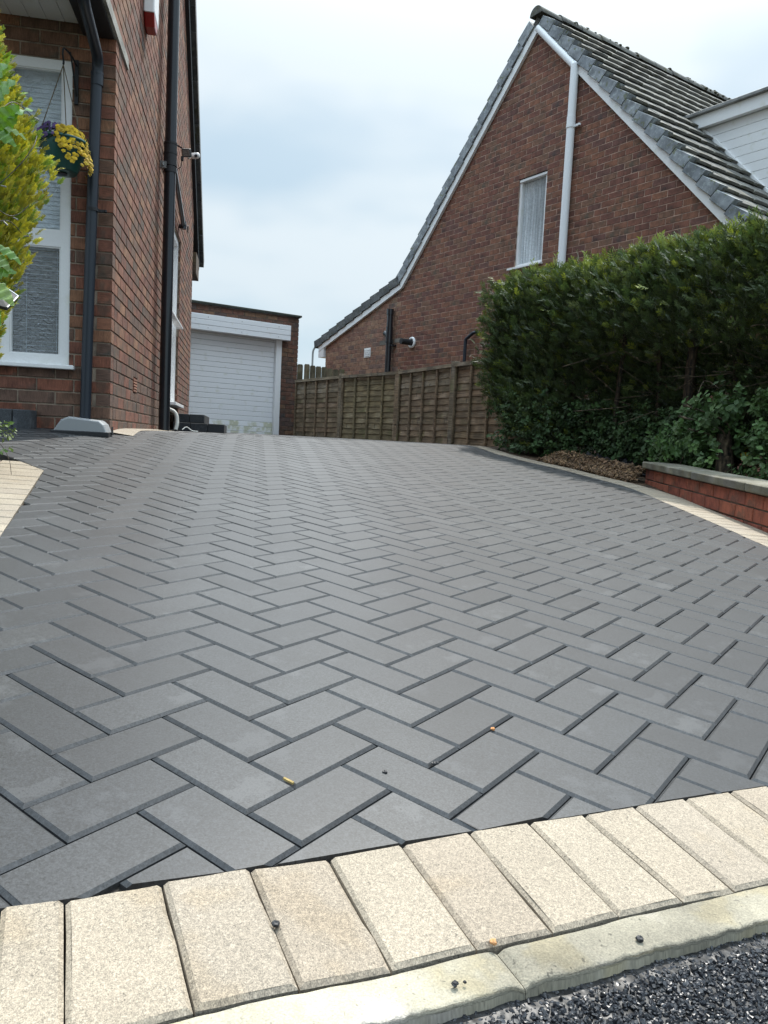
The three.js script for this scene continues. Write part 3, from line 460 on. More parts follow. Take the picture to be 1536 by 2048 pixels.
  const wp = part('waste_pipe', tube([[0.055, 2.98, -2.75], [0.055, 2.62, -4.55], [0.055, 2.60, -4.62], [-0.02, 2.60, -4.64]], 0.027, 30, 14), M.black, lh, 'thin black waste pipe sloping across the side wall');
  part('elbow', merge([cyl(0.036, 0.036, 0.09, 0.055, 2.565, -4.62, 16)]), M.black, wp);
  part('vent_ring', (() => { const g = new THREE.TorusGeometry(0.04, 0.008, 8, 20); g.rotateY(Math.PI / 2); g.translate(0.003, 2.90, -5.95); return g.toNonIndexed(); })(), M.blackMatt, lh);
  const ab = part('air_brick', box(-0.02, -0.004, 0.405, 0.52, -1.258, -1.057), mat([.42, .17, .10], { map: T.rough }), lh, 'terracotta air brick low in the side wall');
  for (let i = 0; i < 5; i++) part('louvre', box(-0.004, 0.004, 0.412 + i * 0.0215, 0.424 + i * 0.0215, -1.25, -1.065), mat([.50, .24, .16], { map: T.rough }), ab);
  part('fillet', (() => { const P = [], n = 16; for (let i = 0; i < n; i++) { const a = -0.02 - i * 0.2, b = a - 0.2, f = (z) => 0.13 + 0.025 * Math.sin(z * 2.1 + 1), hh = 0.012; for (const t of [[0, a, 1], [f(a), a, 0], [0, b, 1], [0, b, 1], [f(a), a, 0], [f(b), b, 0]]) { const w2 = lw(t[0], 0.5, t[1]); P.push(t[0] - 0.002, gy(w2.x, w2.z) - 0.5 + (t[2] ? 0.014 : 0.003), t[1]); } } const g = new THREE.BufferGeometry(); g.setAttribute('position', new THREE.Float32BufferAttribute(P, 3)); g.computeVertexNormals(); return boxUV(g, 0.5); })(), M.beige[1], lh);
  // side door in its reveal
  const dr = part('door', box(-0.15, -0.11, 0.12, 2.48, -4.97, -4.06), M.upvc, lh, 'white side door set in a brick reveal');
  part('door_frame', merge([box(-0.11, -0.03, 0.46, 2.49, -4.98, -4.91), box(-0.11, -0.03, 0.46, 2.49, -4.12, -4.05), box(-0.11, -0.03, 2.42, 2.488, -4.91, -4.12)]), M.upvc, dr);
  part('sill', rbox(-0.11, 0.07, 0.42, 0.458, -5.2, -4.03, 0.006), M.upvc, dr);
  part('ledge', rbox(-0.02, 0.06, 1.40, 1.425, -4.9, -3.55, 0.005), M.upvc, lh, 'thin white ledge beside the side door');
  // roof: two slabs, verge tiles stepping down the rear slope
  const slope = (a, b) => { const l = Math.hypot(b[0] - a[0], b[1] - a[1]); return l; };
  const rf = part('roof', merge([slopeBar([3.5, 6.98], [8.05, 3.42], 0.02, 0.12, -6.2, 0.06).applyMatrix4(new THREE.Matrix4().multiplyMatrices(fS, new THREE.Matrix4())), slopeBar([-1.2, 3.6], [3.5, 6.98], 0.02, 0.12, -6.2, 0.06).applyMatrix4(fS)]), M.tile[1], lh);
  for (let i = 0; i < 19; i++) { const t0 = i / 19, t1 = (i + 1.12) / 19, A = [mix(3.5, 8.1, t0), mix(6.98, 3.38, t0)], Bq = [mix(3.5, 8.1, t1), mix(6.98, 3.38, t1) + 0.015]; part('verge_tile', slopeBar(A, Bq, -0.05, 0.11, -0.03, 0.105).applyMatrix4(fS), M.vergeDark[i % 2], rf); }
  part('bargeboard', slopeBar([3.5, 6.9], [8.0, 3.38], -0.18, -0.02, -0.01, 0.045).applyMatrix4(fS), M.blackMatt, lh);
  part('soffit_box', box(-0.3, 0.05, 2.54, 2.85, -7.75, -7.1), mat([.20, .15, .12], { map: T.wood }), lh);
}

// things fixed to or standing by the left house
function onHouse(name, label, cat, x, y, z, group) { const p = lw(x, y, z); return thing(name, label, cat, [p.x, p.y, p.z], AZL, group); }
{
  const a = onHouse('alarm_box', 'white burglar alarm box with red lower end high on the sunlit side wall', 'alarm', 0, 3.80, -1.32);
  const sh = new THREE.Shape([[-0.13, 0.055], [0.13, 0.055], [0.13, 0.34], [0, 0.42], [-0.13, 0.34]].map((p) => new THREE.Vector2(...p))), ex = (s, d) => { const g = new THREE.ExtrudeGeometry(s, { depth: d, bevelEnabled: true, bevelSize: 0.012, bevelThickness: 0.012, bevelSegments: 2 }); g.rotateY(Math.PI / 2); g.translate(0.012, 0, 0); return boxUV(g); };
  part('cover', ex(sh, 0.06), M.upvc, a); const sr = new THREE.Shape([[-0.125, 0.053], [-0.06, -0.025], [0.06, -0.025], [0.125, 0.053]].map((p) => new THREE.Vector2(...p))); part('strobe_lens', ex(sr, 0.056), M.red, a);
  const c = onHouse('security_camera', 'small white security camera on the side wall near the roof edge', 'camera', 0, 4.33, -5.80);
  part('base', (() => { const g = cyl(0.05, 0.045, 0.02, 0, 0, 0, 18); g.rotateZ(-Math.PI / 2); return g; })(), M.upvc, c); part('body', (() => { const g = new THREE.CapsuleGeometry(0.038, 0.06, 6, 14); g.rotateZ(Math.PI / 2 + 0.2); g.translate(0.085, -0.005, 0.02); return g.toNonIndexed(); })(), M.upvc, c); part('lens', (() => { const g = cyl(0.022, 0.022, 0.006, 0, 0, 0, 14); g.rotateX(Math.PI / 2); g.translate(0.10, -0.02, 0.058); return g; })(), M.black, c);
  const f = onHouse('floodlight', 'small black floodlight on an arm beside the soil pipe', 'floodlight', 0, 3.66, -3.75);
  part('arm', merge([barGeo([0, 0.10, 0], [0.13, 0.03, 0.03], 0.014, 0.014), box(-0.005, 0.012, 0.05, 0.15, -0.04, 0.04)]), M.blackMatt, f); part('lamp_head', (() => { const g = new RoundedBoxGeometry(0.10, 0.085, 0.045, 2, 0.01); g.rotateX(0.5); g.rotateY(-0.3); g.translate(0.145, 0.0, 0.04); return g.toNonIndexed(); })(), M.blackMatt, f); part('lens', (() => { const g = new THREE.BoxGeometry(0.08, 0.062, 0.006); g.rotateX(0.5); g.rotateY(-0.3); g.translate(0.142, -0.011, 0.062); return g.toNonIndexed(); })(), M.grey, f); part('sensor', rbox(0.085, 0.115, -0.09, -0.04, 0.02, 0.05, 0.008), M.blackMatt, f); part('cable', tube([[0.10, -0.07, 0.03], [0.09, -0.15, 0.03], [0.05, -0.18, 0.02], [0.03, -0.30, 0.0]], 0.004, 20, 6), M.blackMatt, f);
  // hanging basket and its bracket
  const b = onHouse('basket_bracket', 'black iron basket bracket screwed to the brick by the frosted window', 'bracket', -0.236, 2.64, 0);
  part('back_plate', merge([rbox(-0.012, 0.012, 0, 0.27, 0.002, 0.012, 0.003), cyl(0.005, 0.005, 0.006, 0, 0.25, 0.012, 8)]), M.blackMatt, b); part('arm', tube([[0, 0.235, 0.01], [-0.01, 0.245, 0.12], [-0.024, 0.23, 0.24], [-0.028, 0.19, 0.262], [-0.028, 0.16, 0.235], [-0.026, 0.135, 0.25]], 0.006, 40, 8, false, 0.5), M.blackMatt, b); part('stay', tube([[0, 0.05, 0.01], [0, 0.15, 0.10], [0, 0.235, 0.19]], 0.005, 16, 8, false, 0.5), M.blackMatt, b);
  const k = onHouse('hanging_basket', 'dark green hanging basket of yellow and purple pansies by the frosted window', 'hanging basket', -0.262, 2.14, 0.25);
  part('pot', (() => { const L = []; for (let i = 0; i <= 14; i++) { const t = i / 14; L.push(new THREE.Vector2(0.085 + 0.055 * Math.sin(t * 1.35) / 0.976, t * 0.175)); } L.unshift(new THREE.Vector2(0.0, 0.0)); L.push(new THREE.Vector2(0.147, 0.175), new THREE.Vector2(0.147, 0.188), new THREE.Vector2(0.138, 0.188), new THREE.Vector2(0.132, 0.16), new THREE.Vector2(0, 0.155)); return new THREE.LatheGeometry(L, 40).toNonIndexed(); })(), M.greenPot, k);
  part('soil', (() => { const g = cyl(0.133, 0.133, 0.02, 0, 0.15, 0, 24); return g; })(), M.soil, k);
  part('drain_cup', cyl(0.03, 0.03, 0.008, 0.0, -0.008, 0.0, 18), M.blackMatt, k);
  for (let i = 0; i < 3; i++) { const t = i * 2.094 + 2.6; part('string', tube([[Math.cos(t) * 0.14, 0.18, Math.sin(t) * 0.14], [0, 0.63, 0]], 0.0028, 4, 6), M.fence[4], k); }
  const petal = (() => { const gs = []; for (let i = 0; i < 5; i++) { const g = new THREE.CircleGeometry(0.0115, 8); g.scale(1, 1.1, 1); g.translate(0, 0.011, 0.001 * i); g.rotateX(-0.25); g.rotateZ((i / 5) * 6.283); gs.push(g.toNonIndexed()); } return merge(gs); })();
  const fl = (name, n, col, place) => { const im = new THREE.InstancedMesh(petal, mat(col, { map: T.leafv, roughness: 0.8 }), n), o = new THREE.Object3D(), cc = new THREE.Color(); im.name = name; im.userData.kind = 'stuff'; for (let i = 0; i < n; i++) { const [p, d] = place(i); o.position.set(...p); o.lookAt(V3(...p).add(V3(...d))); o.rotateZ(rr(0, 6)); o.scale.setScalar(rr(0.45, 0.8)); o.updateMatrix(); im.setMatrixAt(i, o.matrix); const v = rr(0.6, 1.25); im.setColorAt(i, cc.setRGB(v, v * rr(0.9, 1), v)); } k.add(im); };
  fl('yellow_flowers', 230, [.80, .55, .02], () => { const a = rr(-0.75, 1.6), t = rnd(), r = 0.10 + 0.07 * t, y = 0.235 - 0.20 * t * t * (0.3 + 0.7 * sstep(-0.5, 0.6, Math.cos(a))); return [[Math.cos(a) * r + (rr(-0.012, 0.012)), y + rr(-0.015, 0.015), Math.sin(a) * r], [Math.cos(a) + rr(-0.4, 0.4), 0.4 + rr(-0.3, 0.4), Math.sin(a) + 0.5]]; });
  fl('purple_flowers', 80, [.16, .10, .34], () => { const a = rr(1.7, 3.9), t = rnd(), r = 0.09 + 0.08 * t; return [[Math.cos(a) * r, 0.25 - 0.10 * t * t + rr(-0.02, 0.02), Math.sin(a) * r], [Math.cos(a) + rr(-0.4, 0.4), 0.3, Math.sin(a) + 0.5]]; });
  const lf = (() => { const s = new THREE.Shape(); s.moveTo(0, 0); s.quadraticCurveTo(0.008, 0.012, 0, 0.03); s.quadraticCurveTo(-0.008, 0.012, 0, 0); return new THREE.ShapeGeometry(s, 4).toNonIndexed(); })();
  const im = new THREE.InstancedMesh(lf, mat([.055, .085, .03], { map: T.leafv }), 420), o = new THREE.Object3D(); im.name = 'leaves'; im.userData.kind = 'stuff'; for (let i = 0; i < 420; i++) { const a = rr(0, 6.283), r = 0.145 * Math.sqrt(rnd()); o.position.set(Math.cos(a) * r, 0.16 + rr(0, 0.06) - 0.04 * sstep(0.12, 0.145, r), Math.sin(a) * r); o.rotation.set(rr(-1.2, 1.2), rr(0, 6), rr(-1.2, 1.2)); o.scale.setScalar(rr(0.7, 1.4)); o.updateMatrix(); im.setMatrixAt(i, o.matrix); } k.add(im);
  // plastic gully cover, block step, door step, gully
  const g0 = lw(-0.14, 0.6, 0.10), gc = thing('gully_cover', 'moulded grey plastic drain cover round the foot of the slate grey downpipe', 'drain cover', [g0.x, gy(g0.x, g0.z), g0.z], AZL);
  part('cover', (() => { const s = new THREE.Shape([[-0.165, 0], [0.15, 0], [0.128, 0.05], [0.105, 0.07], [-0.075, 0.085], [-0.115, 0.068]].map((p) => new THREE.Vector2(...p))); const g = new THREE.ExtrudeGeometry(s, { depth: 0.14, bevelEnabled: true, bevelSize: 0.014, bevelThickness: 0.03, bevelSegments: 5, curveSegments: 4 }); g.translate(0, 0.004, -0.06); return boxUV(g); })(), phys([.30, .305, .31], { roughness: 0.34 }), gc);
  part('base_rim', rbox(-0.185, 0.17, -0.02, 0.014, -0.09, 0.12, 0.006), M.blackMatt, gc); part('clip', merge([box(0.172, 0.18, 0.0, 0.05, 0.0, 0.03)]), M.blackMatt, gc);
  const s0 = lw(-0.62, 0.6, 0.08), bs = thing('block_step', 'three upright dark grey paving blocks standing against the front wall', 'step', [s0.x, gy(s0.x, s0.z), s0.z], AZL);
  for (let i = 0; i < 4; i++) part('block', rbox(-0.26 + i * 0.108, -0.26 + i * 0.108 + 0.103, -0.02, 0.108, -0.075, 0.10 - rr(0, 0.006), 0.007, 0.6), M.greyBlock[i % 2], bs);
  const d0 = lw(0, 0.6, -4.9), ds = thing('door_step', 'two dark block steps below the white side door', 'step', [d0.x, gy(d0.x, d0.z), d0.z], AZL);
  for (let r = 0; r < 2; r++) for (let j = 0; j < 6; j++) for (let i = 0; i < (r ? 2 : 3); i++) { if (r === 0 && j > 0 && j < 5 && i < 2) continue; const w = r ? 0.185 : 0.205; part('block', rbox(0.01 + i * w, 0.01 + i * w + w - 0.004, 0.0 + r * 0.108, 0.103 + r * 0.108, 0.49 - (j + 1) * 0.205 - r * 0.08, 0.49 - j * 0.205 - 0.004 - r * 0.08, 0.006, 0.6), M.stepPaver[(i + j) % 2], ds); }
  const q0 = lw(0.09, 0.6, -3.05), gr = thing('gully_grate', 'small black gully grate at the foot of the side wall', 'drain', [q0.x, gy(q0.x, q0.z) + 0.004, q0.z], AZL);
  part('grate', merge([...Array.from({ length: 6 }, (_, i) => box(-0.075 + i * 0.028, -0.063 + i * 0.028, 0, 0.014, -0.07, 0.07)), ...frameBars(-0.09, 0.09, -0.09, 0.09, 0.012, 0, 0.016).map((g) => g.rotateX(-Math.PI / 2))]), M.blackMatt, gr);
  const h0 = lw(0.10, 0.6, -3.2), ho = thing('drain_hose', 'pale grey waste hose running down into the gully', 'hose', [h0.x, gy(h0.x, h0.z), h0.z], AZL); part('hose', tube([[0.05, 0.01, 0.05], [0.06, 0.10, 0.0], [0.03, 0.20, -0.05], [-0.09, 0.25, -0.1]], 0.021, 24, 12, false, 0.5), mat([.42, .41, .38], { roughness: 0.6 }), ho); part('loose_end', tube([[0.12, 0.02, 0.06], [0.16, 0.05, 0.02], [0.22, 0.015, 0.05], [0.28, 0.008, 0.02]], 0.006, 20, 6, false, 0.5), mat([.55, .55, .52]), ho);
}

// ------------------------------------------------------------------ right-hand gable house
const rh = thing('gable_house', 'red brick house with a steep tiled gable and white bargeboards behind the fence and hedge', 'house', [0.9163, 0.5, -13.3321], AZG - Math.PI / 2);
{
  const f = new THREE.Matrix4().makeTranslation(0, -0.5, 0), B = [], win = [1.606, 2.185, 3.275, 4.575], Y = (y) => y - 0.5;
  layBricks(B, f, { u0: -1.43, u1: 5.14, h0: 1.0, h1: 6.65, lo: [-1.43, -1.315], region: [[-1.43, 0.9], [5.14, 0.9], [5.14, 3.20], [1.85, 6.60], [-1.43, 3.24]], holes: [win], tone: pickTone(8, 5) });
  const B2 = []; layBricks(B2, f, { u0: -4.0, u1: -1.43, h0: 1.0, h1: 3.5, hi: [-1.44, -1.325], region: [[-4, 0.9], [-1.2, 0.9], [-1.2, 3.40], [-4.0, 2.56]], tone: pickTone(6, 8), depth: 0.09 });
  for (const b of B2) { b.m.elements[14] += 0.001; }
  for (const b of B2) b.tone += 8;
  raiseBricks([...B, ...B2], rh, [...M.gableBrick, ...M.extBrick], 300);
  part('wall', core([[-4, 0], [5.14, 0], [5.14, 3.18], [1.85, 6.6], [-1.25, 3.40], [-4, 2.55]], [win], f, 0.26, 0.0035), M.mortarPale, rh);
  part('wall', box(4.9, 5.13, Y(0), Y(3.2), -7, -0.27), M.gableBrick[0], rh); part('wall', box(-3.99, -3.75, Y(0), Y(2.5), -7, -0.27), M.gableBrick[0], rh); part('wall', box(-3.99, 5.13, Y(0), Y(3.0), -7.25, -7), M.gableBrick[0], rh);
  part('concrete_band', merge([box(-1.95, -1.50, Y(2.42), Y(2.50), 0, 0.004), box(-1.46, -1.22, Y(2.43), Y(2.50), 0, 0.004)]), mat([.26, .235, .20], { map: T.rough }), rh, 'grey rendered patch beside the black vent pipe');
  // window with net curtain
  const w = part('window', merge(frameBars(win[0], win[1], Y(win[2]) + 0.02, Y(win[3]), 0.045, -0.09, -0.03)), M.upvc, rh, 'tall narrow white window with a net curtain');
  part('pane', (() => { const g = new THREE.PlaneGeometry(win[1] - win[0] - 0.085, win[3] - win[2] - 0.10); g.translate((win[0] + win[1]) / 2, Y((win[2] + win[3]) / 2) + 0.01, -0.06); return boxUV(g); })(), M.glass, w);
  part('sill', rbox(win[0] - 0.10, win[1] + 0.02, Y(win[2]) - 0.012, Y(win[2]) + 0.018, -0.09, 0.05, 0.005), M.upvc, w);
  part('vent_strip', rbox(win[0] + 0.01, win[1] - 0.01, Y(win[3]) - 0.045, Y(win[3]) - 0.008, -0.03, -0.012, 0.004), M.white, w);
  part('net_curtain', (() => { const P = [], U = [], I = [], n = 90, m = 14; for (let j = 0; j <= m; j++) for (let i = 0; i <= n; i++) { const t = i / n, v = j / m; P.push(mix(win[0] + 0.03, win[1] - 0.03, t), mix(Y(win[2]), Y(win[3]), v), -0.12 + 0.022 * Math.sin(t * 60 + Math.sin(v * 3) * 1.5) + 0.006 * Math.sin(t * 143 + v * 2)); U.push(t, v); } for (let j = 0; j < m; j++) for (let i = 0; i < n; i++) { const q = j * (n + 1) + i; I.push(q, q + 1, q + n + 1, q + 1, q + n + 2, q + n + 1); } const g = new THREE.BufferGeometry(); g.setAttribute('position', new THREE.Float32BufferAttribute(P, 3)); g.setAttribute('uv', new THREE.Float32BufferAttribute(U, 2)); g.setIndex(I); g.computeVertexNormals(); return g.toNonIndexed(); })(), M.net, w);
  // bargeboards
  const APX = [1.85, Y(6.58)], EAVE = [5.24, Y(3.09)], KINK = [-1.27, Y(3.385)], LOW = [-4.22, Y(2.47)];
  part('bargeboard', slopeBar(APX, EAVE, -0.012, 0.088, 0.004, 0.05), M.upvc, rh); part('bargeboard', slopeBar(KINK, APX, -0.012, 0.085, 0.004, 0.05), M.upvc, rh); part('bargeboard', slopeBar(LOW, KINK, -0.012, 0.085, 0.004, 0.05), M.upvc, rh);
  part('eave_end', box(-4.24, -4.02, Y(2.33), Y(2.52), -0.3, 0.044), M.upvc, rh);
  // white downpipe
  const dp = part('downpipe', merge([tube([[1.88, Y(6.59), 0.062], [2.2, Y(6.26), 0.062], [2.645, Y(5.805), 0.062]], 0.05, 20, 20, false, 0.02), tube([[2.645, Y(5.815), 0.064], [2.645, Y(5), 0.066], [2.64, Y(1.2), 0.07]], 0.056, 20, 20, false, 0.02), new THREE.SphereGeometry(0.0565, 18, 12).translate(2.645, Y(5.812), 0.064)]), M.pipeWhite, rh, 'white downpipe running down the gable from the bargeboard');
  part('clip', merge([cyl(0.063, 0.063, 0.05, 2.645, Y(4.99), 0.067), cyl(0.060, 0.060, 0.1, 2.645, Y(5.04), 0.067), box(2.70, 2.78, Y(5.0), Y(5.03), 0.02, 0.05), cyl(0.02, 0.02, 0.02, 2.78, Y(5.0), 0.04, 10)]), M.pipeWhite, dp);
  // black vent pipe, flue, overflow, vent
  const sp = part('vent_pipe', cyl(0.055, 0.055, 1.9, -1.52, Y(1.1), 0.085, 22), M.black, rh, 'short black vent pipe with collars where the brick colour changes');
  part('collar', merge([cyl(0.066, 0.066, 0.10, -1.52, Y(2.93), 0.085), cyl(0.064, 0.064, 0.03, -1.52, Y(2.68), 0.085), cyl(0.063, 0.063, 0.26, -1.52, Y(2.42), 0.085), cyl(0.067, 0.067, 0.03, -1.52, Y(2.42), 0.085), (() => { const g = cyl(0.06, 0.06, 0.12, 0, 0, 0); g.rotateZ(1.1); g.translate(-1.53, Y(2.55), 0.085); return g; })(), box(-1.47, -1.40, Y(2.36), Y(2.39), 0, 0.09)]), M.black, sp);
  const fl = part('boiler_flue', (() => { const g = new THREE.CylinderGeometry(0.05, 0.055, 0.24, 22); g.rotateX(Math.PI / 2); g.translate(-0.90, Y(2.39), 0.13); return g.toNonIndexed(); })(), M.blackMatt, rh, 'black boiler flue with a white collar'); part('collar', (() => { const g = new THREE.TorusGeometry(0.078, 0.024, 10, 26); g.translate(-0.90, Y(2.39), 0.012); return g.toNonIndexed(); })(), M.upvc, fl);
  part('overflow_pipe', tube([[0.64, Y(1.2), 0.06], [0.645, Y(2.22), 0.06], [0.66, Y(2.32), 0.06], [0.76, Y(2.37), 0.06], [0.84, Y(2.41), 0.055], [0.86, Y(2.42), -0.01]], 0.027, 50, 12, false, 0.15), M.navy, rh);
  const av = part('wall_vent', box(-2.47, -2.25, Y(2.22), Y(2.40), -0.01, 0.012), M.upvc, rh, 'white plastic louvred vent in the lighter brickwork'); for (let i = 0; i < 4; i++) part('louvre', box(-2.45, -2.27, Y(2.24) + i * 0.037, Y(2.262) + i * 0.037, 0.012, 0.022), M.white, av);
  // roof: verge units, courses of tiles on the lit slope, slab on the other, ridge
  const rp = part('roof', merge([slopeBar([1.85, Y(6.70)], [5.4, Y(3.05)], -0.02, 0.03, -7.3, -0.05), slopeBar([-1.28, Y(3.55)], [1.85, Y(6.74)], -0.02, 0.06, -7.3, 0.03), slopeBar([-4.4, Y(2.6)], [-1.28, Y(3.55)], -0.02, 0.06, -7.3, 0.03)]), M.tile[1], rh);
  const down = [0.6969, -0.7172], nor = [0.7172, 0.6969];                 // right slope: down and out
  const NC = 17, L = 4.87, gauge = L / NC, at = (d, n) => [1.85 + down[0] * d + nor[0] * n, Y(6.58) + down[1] * d + nor[1] * n];
  const N0 = 0.197, N1 = 0.232, rise = Math.atan2(N1 - N0 + 0.008, gauge), tl = [];
  const tg = [0, 1, 2].map(() => { const s = new THREE.Shape([[0, -0.016], [0.297, -0.016], [0.297, 0.006], [0.282, 0.013], [0.16, 0.016], [0.02, 0.013], [0.012, 0.004], [0, 0.004]].map((p) => new THREE.Vector2(...p))); const g = new THREE.ExtrudeGeometry(s, { depth: gauge + 0.06, bevelEnabled: false }); return boxUV(g, 0.7, rnd(), rnd()); });
  for (let c = 0; c < NC; c++) for (let k = 0; k < 24; k++) {
    const zt = 0.0 - (k + 1) * 0.3, d0 = c * gauge - 0.05, my = 6.58 + down[1] * (d0 + 0.2); if (zt < -1.5 && zt > -4.6 && my < 4.95) continue;
    const ang = rise + rr(-0.012, 0.012), d2 = V3(down[0] * Math.cos(ang) + nor[0] * Math.sin(ang), down[1] * Math.cos(ang) + nor[1] * Math.sin(ang), 0), n2 = V3(-d2.y, d2.x, 0); if (n2.y < 0) n2.negate();
    // extrusion axis (local z) must be x cross y; local x runs along the roof
    const m = new THREE.Matrix4().makeBasis(V3(0, 0, -1), n2, V3().crossVectors(V3(0, 0, -1), n2)), ez = V3().setFromMatrixColumn(m, 2), p0 = at(d0, N0 - 0.016 + rr(-0.002, 0.002)), full = gauge + 0.06;
    const o0 = V3(p0[0], p0[1], zt + 0.3); if (ez.dot(d2) < 0) o0.addScaledVector(d2, full); m.setPosition(o0);
    tl.push({ m, k, t: clamp(Math.floor(rnd() * 3), 0, 2), g: tg[Math.floor(rnd() * 3)] });
  }
  tl.sort((a, b) => a.k - b.k); const rest = [[], [], []];
  tl.forEach((t, i) => { if (i < 280) setM(part('roof_tile', t.g, M.tile[t.t], rp), t.m); else rest[t.t].push(t.g.clone().applyMatrix4(t.m)); });
  part('roof_tiles_beyond', mergeGeometries(rest.map((g) => merge(g)), true), M.tile, rp, null, 'stuff');
  for (let c = 0; c < NC; c++) { const d = c * gauge, q = [at(d + 0.004, 0.074), at(d + gauge - 0.014, 0.106), at(d + gauge - 0.008, N1 + 0.026), at(d + 0.004, N0 - 0.006)]; const g = new THREE.ExtrudeGeometry(new THREE.Shape(q.map((p) => new THREE.Vector2(...p))), { depth: 0.145, bevelEnabled: true, bevelSize: 0.004, bevelThickness: 0.004, bevelSegments: 1 }); g.translate(0, 0, -0.06 + (c % 2) * 0.0015); part('verge_tile', boxUV(g, 0.5, rnd(), rnd()), M.verge[c % 3], rp); }
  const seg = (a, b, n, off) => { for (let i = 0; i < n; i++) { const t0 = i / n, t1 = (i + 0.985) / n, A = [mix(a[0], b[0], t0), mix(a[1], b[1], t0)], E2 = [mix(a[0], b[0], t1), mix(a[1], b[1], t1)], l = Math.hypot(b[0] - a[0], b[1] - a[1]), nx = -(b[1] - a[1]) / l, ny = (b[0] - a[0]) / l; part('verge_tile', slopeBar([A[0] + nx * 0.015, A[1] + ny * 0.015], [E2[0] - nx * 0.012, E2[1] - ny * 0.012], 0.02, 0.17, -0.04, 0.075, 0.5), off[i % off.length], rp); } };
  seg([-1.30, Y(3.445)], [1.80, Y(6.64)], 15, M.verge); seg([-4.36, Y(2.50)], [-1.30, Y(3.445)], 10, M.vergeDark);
  for (let i = 0; i < 17; i++) { const g = new THREE.CylinderGeometry(0.11, 0.12, 0.44, 14, 1, false, -Math.PI / 2, Math.PI); g.rotateX(-Math.PI / 2); g.rotateZ(rr(-0.03, 0.03)); g.translate(1.85, Y(6.78) + rr(-0.006, 0.006), -0.12 - i * 0.425); part('ridge_tile', boxUV(g.toNonIndexed(), 0.6, rnd(), rnd()), M.tile[i % 3], rp); }
  { const ms = []; for (let i = 0; i < 90; i++) { const g = new THREE.IcosahedronGeometry(rr(0.012, 0.035), 1); g.scale(1.2, 0.8, 1.2); const a = rr(0.2, 2.6), z = rr(-7, -0.4); g.translate(1.85 + Math.cos(a) * 0.115, Y(6.78) + Math.sin(a) * 0.11, z); ms.push(boxUV(g)); } part('roof_moss', merge(ms), mat([.10, .095, .06], { map: T.rough }), rp, null, 'stuff'); }
  // dormer: boarded cheek, fascia and flat roof
  const dm = part('dormer', box(2.2, 5.0, Y(3.4), Y(5.2), -4.4, -1.47), M.white, rh, 'white boarded dormer with a flat roof'); const xr = (y) => 1.85 + (6.86 - y) / 1.03;
  for (let i = 0; i < 13; i++) { const y1 = 5.06 - i * 0.125, y0 = y1 - 0.118, q = [[xr(y1), Y(y1)], [xr(y0), Y(y0)], [5.1, Y(y0)], [5.1, Y(y1)]]; if (xr(y0) > 5.0) break; const g = new THREE.ExtrudeGeometry(new THREE.Shape(q.map((p) => new THREE.Vector2(...p))), { depth: 0.016, bevelEnabled: true, bevelSize: 0.002, bevelThickness: 0.004, bevelSegments: 1 }); g.rotateX(0.0); g.translate(0, 0, -1.468); part('cladding_board', boxUV(g, 0.6, rnd(), rnd()), M.white, dm); }
  part('fascia', rbox(3.36, 5.3, Y(5.06), Y(5.23), -1.43, -1.36, 0.006), M.white, dm); part('flat_roof', rbox(3.2, 5.32, Y(5.23), Y(5.275), -4.5, -1.31, 0.008), M.grey, dm);
  part('lead_flashing', slopeBar([3.42, Y(5.13)], [5.1, Y(3.39)], 0.0, 0.10, -1.45, -1.30), M.vergeDark[0], dm); part('corner_trim', slopeBar([3.5, Y(5.12)], [5.05, Y(3.51)], 0.04, 0.085, -1.46, -1.425), M.white, dm);
  const ch = part('chimney', box(2.1, 2.75, Y(5.5), Y(6.58), -5.9, -5.3), M.gableBrick[4], rh); part('chimney_pot', (() => { const L2 = [[0.001, 0], [0.11, 0], [0.10, 0.05], [0.09, 0.2], [0.11, 0.22], [0.11, 0.26], [0.08, 0.26], [0.08, 0.1]].map((p) => new THREE.Vector2(...p)); const g = new THREE.LatheGeometry(L2, 20); g.translate(2.45, Y(6.58), -5.55); return g.toNonIndexed(); })(), M.extBrick[2], ch);
}

